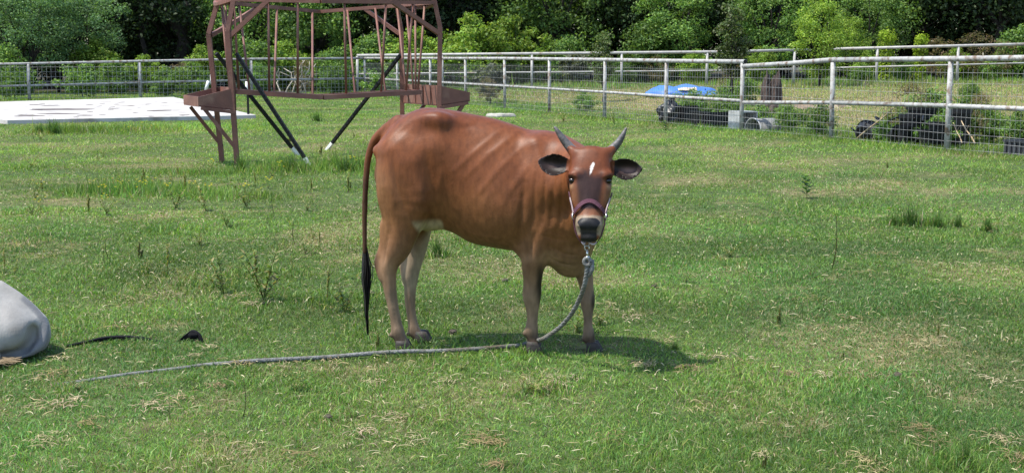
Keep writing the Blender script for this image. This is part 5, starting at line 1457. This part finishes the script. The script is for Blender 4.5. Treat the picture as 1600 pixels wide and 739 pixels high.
# the edge of the wood: what can be told apart, from left to right
EDGE = [
 ("feathery", "feathery_tree", "feathery bluish green tree at the far left edge behind the slab fence", "tree", 45, 55.5, 1.05),
 ("feathery", "feathery_tree", "second feathery bluish green tree, leaning over the slab fence", "tree", 118, 57.0, 1.0),
 ("midbush", "bush", "mid green bush under the feathery trees at the far left", "bush", 8, 52.8, 1.0),
 ("boxelder", "bush", "sunlit yellow green bush right of the feathery trees", "bush", 152, 56.5, .98),
 ("midbush", "bush", "small green bush between the yellow green bushes behind the slab fence", "bush", 185, 54.0, .72),
 ("boxelder", "bush", "low lime green bush behind the slab fence left of the feeder", "bush", 232, 55.0, .68),
 ("brownweed", "weed_clump", "brownish weed clump behind the slab fence left of the feeder", "weeds", 285, 54.0, .9),
 ("boxelder", "bush", "bright green bush seen through the feeder's left legs", "bush", 322, 55.5, .85),
 ("midbush", "bush", "green bush behind the feeder's left bars", "bush", 395, 57.0, 1.2),
 ("boxelder", "bush", "yellow green shrub behind the feeder's middle bars", "bush", 448, 58.0, .95),
 ("midbush", "bush", "shrub behind the middle of the feeder rack", "bush", 520, 56.5, .95),
 ("midbush", "bush", "leafy green shrub behind the feeder's right bars", "bush", 588, 58.0, 1.3),
 ("boxelder", "bush", "sunlit shrub seen past the feeder's right legs", "bush", 655, 57.0, 1.15),
 ("boxelder", "bush", "large bright yellow green bush beside the feeder's right leg", "bush", 742, 57.0, 1.35),
 ("boxelder", "bush", "large bright green bush above the cow's back", "bush", 800, 58.5, 1.30),
 ("midbush", "bush", "dark green bush between the bright bushes and the sapling", "bush", 880, 58.5, 1.05),
 ("pale", "broadleaf_weed", "pale greyish broad leaved plant by the rear fence left of the sapling", "plant", 895, 54.5, .9),
 ("pearish", "sapling", "slender dark leaved sapling standing before the rear fence above the cow's horns", "tree", 940, 41.0, .86),
 ("midbush", "bush", "narrow shrub right behind the dark leaved sapling", "bush", 966, 55.5, .55),
 ("midbush", "bush", "shaded green shrub behind the blue tarpaulin", "bush", 1015, 60.0, 1.4),
 ("brownweed", "weed_clump", "grassy weed clump by the rear fence above the tarpaulin", "weeds", 1028, 54.0, .85),
 ("boxelder", "bush", "low lime green growth at the rear fence right of the tarpaulin", "bush", 1085, 55.5, .62),
 ("ash", "edge_tree", "mid green tree overhanging the middle of the rear fence", "tree", 1055, 60.0, .70),
 ("pearish", "sapling", "dense dark leaved young tree in front of the rear fence by the stump", "tree", 1141, 36.0, 1.12),
 ("ash", "edge_tree", "sunlit green tree to the right of the dark young tree", "tree", 1195, 59.5, .72),
 ("boxelder", "bush", "lime green growth at the rear fence right of the dark young tree", "bush", 1185, 55.0, .66),
 ("bright", "bright_tree", "bright yellow green young tree growing through the rear fence", "tree", 1277, 49.0, .98),
 ("bright", "bright_tree", "smaller yellow green young tree behind the bright one", "tree", 1320, 57.0, .85),
 ("ash", "edge_tree", "green tree drooping behind the bright young tree", "tree", 1345, 61.0, .66),
 ("limeweed", "tall_weed", "upright lime green weed by the rear fence, left of the two", "plant", 1380, 53.5, 1.75),
 ("limeweed", "tall_weed", "upright lime green weed by the rear fence, right of the two", "plant", 1432, 53.5, 1.6),
 ("brownweed", "weed_clump", "brown seeding weeds behind the rear fence right of the lime weeds", "weeds", 1462, 54.5, 1.25),
 ("brownweed", "weed_clump", "brown seeding weed clump near the right end of the rear fence", "weeds", 1520, 54.5, 1.4),
 ("brownweed", "weed_clump", "brown weeds just left of the shrub at the right edge", "weeds", 1552, 54.0, 1.15),
 ("midbush", "bush", "tall green shrub at the right edge behind the rear fence", "bush", 1588, 55.5, 1.15),
 ("boxelder", "bush", "low lime growth behind the rear fence near the brown weeds", "bush", 1490, 55.5, .6), ("boxelder", "bush", "low lime growth behind the rear fence close to the right edge", "bush", 1560, 56.5, .6), ("boxelder", "bush", "low lime growth between the bright young tree and the lime weeds", "bush", 1350, 56.0, .55),
 ("weedy", "weed_clump", "low green weeds under the rear fence at right", "weeds", 1545, 54.0, .9),
 ("weedy", "weed_clump", "low green weeds under the rear fence between the lime weeds", "weeds", 1408, 54.0, .9),
 ("weedy", "weed_clump", "low green weeds under the rear fence near the bright young tree", "weeds", 1340, 54.0, .8),
]
for (k, nm, lab, cat, x_, Yd, s_) in EDGE: plant(k, nm, lab, cat, x_, Yd, s_)
# weeds and shrubs along the near fences
NEAR = [
 ("weedy", "weed_clump", "green weed clump behind the slab fence at the far left", "weeds", 30, 48.0, 1.2), ("weedy", "weed_clump", "green weeds behind the slab fence, second post", "weeds", 130, 49.5, 1.3), ("midbush", "bush", "low bush behind the slab fence below the lime bush", "bush", 262, 51.0, .55),
 ("weedy", "weed_clump", "green weeds behind the slab fence near the feeder trough", "weeds", 300, 50.5, 1.3), ("midbush", "bush", "low green bush seen under the feeder rack at left", "bush", 410, 52.5, .62), ("midbush", "bush", "low green bush seen under the feeder rack at middle right", "bush", 530, 53.0, .66),
 ("brownweed", "weed_clump", "dry brown weeds seen through the middle of the feeder", "weeds", 475, 51.5, 1.0), ("weedy", "weed_clump", "green weeds at the fence corner behind the feeder", "weeds", 600, 50.0, 1.1),
 ("pale", "broadleaf_weed", "greyish thin shrub at the fence right of the feeder trough", "plant", 765, 42.5, .8), ("brownweed", "weed_clump", "dry grey weed clump at the foot of the fence right of the feeder", "weeds", 762, 41.0, .6), ("weedy", "weed_clump", "weeds by the fence behind the cow's horns", "weeds", 915, 36.5, .55),
 ("weedy", "weed_clump", "tall green weeds between the tarpaulin and the fence post", "weeds", 1122, 31.0, .8), ("weedy", "weed_clump", "dense green weeds growing over the black tub", "weeds", 1135, 28.8, .7), ("weedy", "weed_clump", "green weeds behind the black bag", "weeds", 1075, 30.6, .75), ("weedy", "weed_clump", "green weeds growing behind the white bin", "weeds", 1182, 28.2, .55), ("weedy", "weed_clump", "weeds right of the half drum by the fence", "weeds", 1235, 26.2, .55),
 ("weedy", "weed_clump", "low weeds at the fence foot left of the pot heap", "weeds", 1275, 25.2, .6), ("weedy", "weed_clump", "leafy weeds growing out of the pot heap", "weeds", 1400, 24.2, .55), ("weedy", "weed_clump", "tall leafy weeds at the back of the pot heap", "weeds", 1443, 24.2, .9), ("weedy", "weed_clump", "green weeds hugging the fence post at the heap", "weeds", 1462, 22.0, .5), ("weedy", "weed_clump", "low weeds in front of the tipped pots", "weeds", 1385, 22.7, .4), ("weedy", "weed_clump", "leafy weed sprouting between the standing pots", "weeds", 1430, 22.4, .45), ("brownweed", "weed_clump", "dry weed stalks standing over the pot heap", "weeds", 1420, 23.6, .7), ("brownweed", "weed_clump", "dry weed stalks right of the fence post", "weeds", 1525, 22.4, .6), ("weedy", "weed_clump", "tall green weeds right of the fence post", "weeds", 1515, 22.9, .8), ("weedy", "weed_clump", "green weeds between the post and the grey tub", "weeds", 1550, 22.4, .6), ("weedy", "weed_clump", "green weeds over the grey tub at the right edge", "weeds", 1592, 22.0, .6),
 ("weedy", "weed_clump", "green tuft in the dry paddock at right", "weeds", 1510, 36.0, .5), ("weedy", "weed_clump", "green tuft in the dry paddock left of the stump", "weeds", 1160, 37.0, .8), ("weedy", "weed_clump", "low green patch at the stump's foot", "weeds", 1225, 32.0, .35), ("brownweed", "weed_clump", "dry weeds under the dark young tree", "weeds", 1145, 40.0, .7),
]
for (k, nm, lab, cat, x_, Yd, s_) in NEAR: plant(k, nm, lab, cat, x_, Yd, s_)

# pale dead branches piled behind the feeder
p = np.array([(462 - 800) / FPX * 51.5, 51.5]); db = thing("dead_branch", "bleached dead branches lying beyond the fence behind the feeder", "branch", p)
gb = random.Random(5)
for i in range(9):
    a = gb.uniform(-1, 1); pts = [(a * .5, gb.uniform(-.2, .2), 0)]; dx = gb.uniform(-.25, .25)
    for k in range(5): pts.append((pts[-1][0] + dx + gb.gauss(0, .07), pts[-1][1] + gb.gauss(0, .06), pts[-1][2] + gb.uniform(.16, .34)))
    m_ = MB(); m_.tube(pts, [.035, .03, .026, .02, .022, .010], 6)
    for k in (2, 3, 4): m_.tube([pts[k], (pts[k][0] + gb.gauss(0, .2), pts[k][1], pts[k][2] + gb.uniform(.05, .25))], [.014, .004], 5)
    m_.build("limb", M['dead_wood'], db, True)

# ------------------------------------------------------------------ weeds standing in the pasture
def strip(V, F, C, pts, w0, w1, colr, side=None):
    n0 = len(V); k = len(pts)
    for i, p in enumerate(pts):
        ww = (w0 + (w1 - w0) * i / (k - 1)) / 2; s = side if side is not None else np.array([1.0, 0, 0])
        V.append(np.array(p) + s * ww); V.append(np.array(p) - s * ww); C.append(colr); C.append(colr)
    for i in range(k - 1): F.append((n0 + 2 * i, n0 + 2 * i + 1, n0 + 2 * i + 3, n0 + 2 * i + 2))
def leafq(V, F, C, p, d, ln, wd, colr, up=.0):
    d = np.array(d, float); d /= np.linalg.norm(d) + 1e-9; s = np.cross(d, [0, 0, 1.0]); s /= np.linalg.norm(s) + 1e-9; p = np.array(p)
    n0 = len(V); V += [p, p + d * ln * .5 + s * wd / 2 + np.array([0, 0, up]), p + d * ln, p + d * ln * .5 - s * wd / 2 + np.array([0, 0, up])]; C += [colr] * 4; F.append((n0, n0 + 1, n0 + 2, n0 + 3))

def weed_mesh(kind, seed):
    g = random.Random(seed); V = []; F = []; C = []; V2 = []; F2 = []; C2 = []
    if kind == "dock":        # upright seed spike, rusty green
        for s_ in range(g.choice((1, 2, 2, 3))):
            a = g.uniform(0, 6.28); lx, ly = .05 * math.cos(a) * s_, .05 * math.sin(a) * s_; hgt = g.uniform(.7, 1.0) * (1 - .2 * s_); ln = g.uniform(-.12, .12)
            pts = [(lx + ln * t * t, ly, hgt * t) for t in np.linspace(0, 1, 7)]
            for sd_ in (np.array([1., 0, 0]), np.array([0, 1., 0])): strip(V, F, C, pts, .028, .012, (.13, .12, .04), sd_)
            for i in range(120):
                t = g.uniform(.3, 1); b = g.uniform(0, 6.28); cc = (.24, .19, .08) if g.random() < .5 else (.15, .20, .06)
                leafq(V2, F2, C2, (lx + ln * t * t, ly, hgt * t), (math.cos(b), math.sin(b), .6), g.uniform(.05, .10), .04, cc)
        for i in range(12):
            b = g.uniform(0, 6.28); leafq(V2, F2, C2, (0, 0, g.uniform(.02, .3)), (math.cos(b), math.sin(b), g.uniform(.2, 1)), g.uniform(.12, .26), .05, (.07, .12, .035), .01)
    elif kind == "branchy":   # loose branching weed with small leaves
        for s_ in range(5):
            a = g.uniform(0, 6.28); sp_ = g.uniform(.15, .75); hgt = g.uniform(.4, 1.0)
            pts = [(math.cos(a) * sp_ * t ** 1.3, math.sin(a) * sp_ * t ** 1.3, hgt * t) for t in np.linspace(0, 1, 7)]
            strip(V, F, C, pts, .022, .010, (.11, .12, .04)); strip(V, F, C, pts, .022, .010, (.11, .12, .04), np.array([0, 1., 0]))
            for i in range(24):
                t = g.uniform(.12, 1); b = g.uniform(0, 6.28); cc = (.13, .20, .055) if g.random() < .65 else (.26, .23, .10)
                leafq(V2, F2, C2, (math.cos(a) * sp_ * t ** 1.3, math.sin(a) * sp_ * t ** 1.3, hgt * t), (math.cos(b), math.sin(b), g.uniform(-.1, .9)), g.uniform(.10, .20), .065, cc, .006)
    elif kind == "shoot":     # young leafy shoot with paired glossy leaves
        pts = [(-.12 * t, 0, 1.0 * t) for t in np.linspace(0, 1, 6)]; strip(V, F, C, pts, .03, .012, (.11, .13, .04)); strip(V, F, C, pts, .03, .012, (.11, .13, .04), np.array([0, 1., 0]))
        for i in range(26):
            t = .15 + .85 * i / 25; b = i * 2.4; leafq(V2, F2, C2, (-.12 * t, 0, t), (math.cos(b), math.sin(b), .35), .46 * (1.15 - .5 * t), .20, (.030, .080, .016) if i % 3 else (.10, .16, .03), .02)
    elif kind == "flower":    # yellow-flowered weed
        for s_ in range(9):
            a = g.uniform(0, 6.28); sp_ = g.uniform(.1, .5); hgt = g.uniform(.5, 1.0)
            pts = [(math.cos(a) * sp_ * t, math.sin(a) * sp_ * t, hgt * t) for t in np.linspace(0, 1, 5)]; strip(V, F, C, pts, .012, .006, (.08, .12, .035))
            for i in range(9):
                t = g.uniform(.1, .95); b = g.uniform(0, 6.28); leafq(V, F, C, (math.cos(a) * sp_ * t, math.sin(a) * sp_ * t, hgt * t), (math.cos(b), math.sin(b), .6), g.uniform(.08, .16), .03, (.07, .12, .03))
            if s_ < 5:
                for b in np.linspace(0, 6.28, 9)[:-1]: leafq(V2, F2, C2, pts[-1], (math.cos(b), math.sin(b), .25), .105, .065, (.62, .50, .02))
    elif kind == "tuft":      # coarse dark tussock
        for i in range(110):
            a = g.uniform(0, 6.28); sp_ = abs(g.gauss(0, .45)); hgt = g.uniform(.5, 1.0); bx = g.gauss(0, .12); by = g.gauss(0, .12)
            pts = [(bx + math.cos(a) * sp_ * t ** 1.6, by + math.sin(a) * sp_ * t ** 1.6, hgt * t) for t in np.linspace(0, 1, 4)]
            strip(V, F, C, pts, .035, .004, (.05 * g.uniform(.8, 1.4), .105 * g.uniform(.8, 1.25), .026), np.array([math.sin(a), -math.cos(a), 0]))
    elif kind == "twig":      # thin dark bare stem
        pts = [(.05 * math.sin(t * 4) + .10 * t, 0, t) for t in np.linspace(0, 1, 9)]
        for sd_ in (np.array([1., 0, 0]), np.array([0, 1., 0])): strip(V, F, C, pts, .03, .014, (.055, .05, .026), sd_)
        for i in range(16):
            t = g.uniform(.2, 1); b = g.uniform(0, 6.28); leafq(V2, F2, C2, (.05 * math.sin(t * 4) + .10 * t, 0, t), (math.cos(b), math.sin(b), .8), .05, .02, (.09, .09, .04))
    m1 = np_mesh("stems_" + kind, np.array(V), np.array(F), np.array(C)); m1.materials.append(M['leaf'])
    m2 = None
    if V2: m2 = np_mesh("leaves_" + kind, np.array(V2), np.array(F2), np.array(C2)); m2.materials.append(M['leaf'])
    return m1, m2
WM = {k: [weed_mesh(k, 10 + i) for i in range(3)] for k in ("dock", "branchy", "shoot", "flower", "tuft", "twig")}
PART2 = {"dock": "seed_head", "branchy": "foliage", "shoot": "foliage", "flower": "blossom", "twig": "bud"}
def weed(kind, label, x_, y_, hpx, wide=1.0, group=None, var=None, name=None, cat="weed"):
    p = on_ground(x_, y_); hgt = hpx / FPX * p[1]; t = empty(name or {"dock": "dock_weed", "branchy": "branching_weed", "shoot": "leafy_shoot", "flower": "yellow_flower_plant", "tuft": "grass_tussock", "twig": "bare_stem"}[kind], tuple(p), random.uniform(0, 6.28) if kind != "shoot" else 0)
    t.scale = (hgt * wide, hgt * wide, hgt); tag(t, label, cat, group)
    m1, m2 = WM[kind][random.randrange(3) if var is None else var]
    link_mesh("stem" if kind != "tuft" else "blade_tuft", m1, None, t)
    if m2: link_mesh(PART2[kind], m2, None, t)
WEEDS = [
 ("dock", "tall rusty dock spike left of the cow, furthest left of the group", 262, 432, 58), ("branchy", "low branching weed beside the tall dock spike", 232, 425, 30), ("branchy", "bushy branching weed between the dock spike and the tail, left one", 350, 462, 66), ("branchy", "bushy branching weed between the dock spike and the tail, right one", 412, 470, 88), ("dock", "greenish dock spike rising out of the bushy weed", 402, 462, 82), ("dock", "dry leaning dock stalk near the cow's tail", 512, 468, 58), ("branchy", "thin leafy weed just left of the cow's tail switch", 540, 490, 62),
 ("dock", "small dark dock weed at the far left edge above the grey animal", 8, 428, 42), ("branchy", "low dark weed at the left edge above the grey animal", 22, 430, 26), ("branchy", "straggly weed with dry stems below the yellow flowers", 322, 330, 44), ("branchy", "dry twiggy weed in front of the feeder's left foot", 385, 325, 50), ("dock", "brownish weed stalk right of the yellow flowers", 290, 300, 34),
 ("shoot", "bright green leafy shoot standing alone in the open right pasture", 1261, 310, 36), ("twig", "tall thin dark stem in the right pasture below the leafy shoot", 1300, 420, 84), ("twig", "short dark stem below the tall thin stem", 1296, 462, 26), ("dock", "short brown dock stalk in the right pasture", 1217, 510, 36), ("branchy", "scruffy low weed in the right pasture near the cow", 1140, 402, 30), ("twig", "small dark stem near the short brown dock", 1254, 498, 22), ("twig", "dark stem in the grass right of the cow's front hoof", 1085, 468, 34), ("branchy", "thin weed standing behind the cow's far foreleg", 900, 520, 62), ("branchy", "thin weed to the right of the far foreleg", 938, 508, 44),
 ("branchy", "leafy weed in the foreground below the cow's belly", 832, 615, 54), ("twig", "thin dark stem in the left foreground", 380, 650, 52), ("twig", "small forked stem in the foreground below the cow", 704, 655, 32), ("branchy", "bushy little weed in the left foreground", 462, 612, 44), ("twig", "short reddish stem in the foreground right of centre", 828, 662, 22), ("twig", "dark stem at the bottom in the left foreground", 268, 660, 34), ("dock", "small pale seed stalk at the bottom right foreground", 1195, 735, 34),
 ("shoot", "tiny leafy shoot at the fence foot by the black bag", 1040, 208, 18), ("branchy", "leafy weed at the fence foot behind the cow's horns", 880, 190, 24), ("branchy", "small weed under the fence near the stone", 960, 195, 22),
 ("branchy", "low dark weed right of the far tussocks", 1545, 362, 22), ("branchy", "small green weed at the right pasture's left part", 1050, 252, 14), ("branchy", "low weed in the middle distance behind the cow's tail", 480, 330, 30), ("dock", "thin brown weed in the meadow left of the tail", 545, 300, 30), ("branchy", "low leafy weed at left middle distance", 55, 312, 26), ("branchy", "leafy weed at the far left of the meadow", 50, 262, 26), ("twig", "small dark stem by the lead rope at left", 282, 586, 24), ("branchy", "low leafy weed by the lead rope's left end", 122, 612, 34), ("dock", "dry weed by the left hind hoof of the cow", 590, 545, 30),
]
for a in WEEDS: weed(*a)
rw = random.Random(77)
for i in range(46):      # rough low weeds all over the left meadow
    x_, y_ = rw.uniform(5, 575), rw.choice((rw.uniform(205, 300), rw.uniform(240, 420), rw.uniform(280, 480)))
    if in_slab(*on_ground(x_, y_)[:2], .2): continue
    weed(rw.choice(("branchy", "branchy", "dock", "twig")), "low scruffy weed among the rough grass of the left meadow", x_, y_, rw.uniform(16, 34) * (y_ / 330), rw.uniform(.8, 1.3), group="scruffy weeds scattered over the left meadow")
for i in range(22):
    x_, y_ = rw.uniform(600, 1590), rw.choice((rw.uniform(240, 330), rw.uniform(560, 735), rw.uniform(380, 540)))
    weed(rw.choice(("branchy", "twig", "dock")), "tiny weed poking out of the short grass of the open pasture", x_, y_, rw.uniform(10, 22) * (y_ / 400), rw.uniform(.8, 1.3), group="tiny weeds in the open pasture")
TUFTS = [("dark grass tussock in the right pasture, largest of the row", 1422, 354, 38, 1.1), ("grass tussock just right of the largest one in the row", 1464, 355, 26, 1.1), ("small grass tussock left end of the row in the right pasture", 1395, 352, 22, 1.0), ("grass tussock near the right end of the row", 1497, 355, 26, .8), ("last small tussock of the row at far right", 1543, 362, 28, .7),
         ("green tussock under the cow's belly behind it", 684, 402, 40, .6), ("tall dark tussock at the bottom right foreground", 1508, 732, 56, .45), ("green tussock at the feeder's near left foot", 378, 268, 30, 1.2), ("wide green tussock under the feeder's braces", 455, 268, 30, 1.5), ("dark tussock right of the feeder's braces", 540, 268, 28, 1.4), ("green tussock in front of the slab's left part", 85, 210, 26, 1.4), ("tussock in front of the slab near its left corner", 62, 208, 18, 1.2), ("dark tussock in the foreground at the cow's front hooves", 1055, 545, 16, 1.2), ("green tussock behind the feeder braces in the meadow", 495, 190, 18, 1.3)]
for lab, x_, y_, hpx, wd_ in TUFTS: weed("tuft", lab, x_, y_, hpx, wd_, cat="tussock")
FLW = [(148, 298), (160, 302), (172, 294), (186, 300), (210, 296), (222, 300), (236, 292), (262, 300), (300, 296), (60, 296), (64, 322), (325, 300), (385, 300), (410, 214), (398, 210), (352, 208), (200, 202), (212, 205), (224, 200), (240, 204), (286, 206), (165, 318), (330, 262), (440, 270), (552, 262), (420, 290)]
for i, (x_, y_) in enumerate(FLW): weed("flower", "small yellow flowered weed in the meadow left of the feeder and slab", x_, y_ + 6, 24 if y_ > 240 else 15, .9, group="yellow flowered weeds in the left meadow", cat="flower")
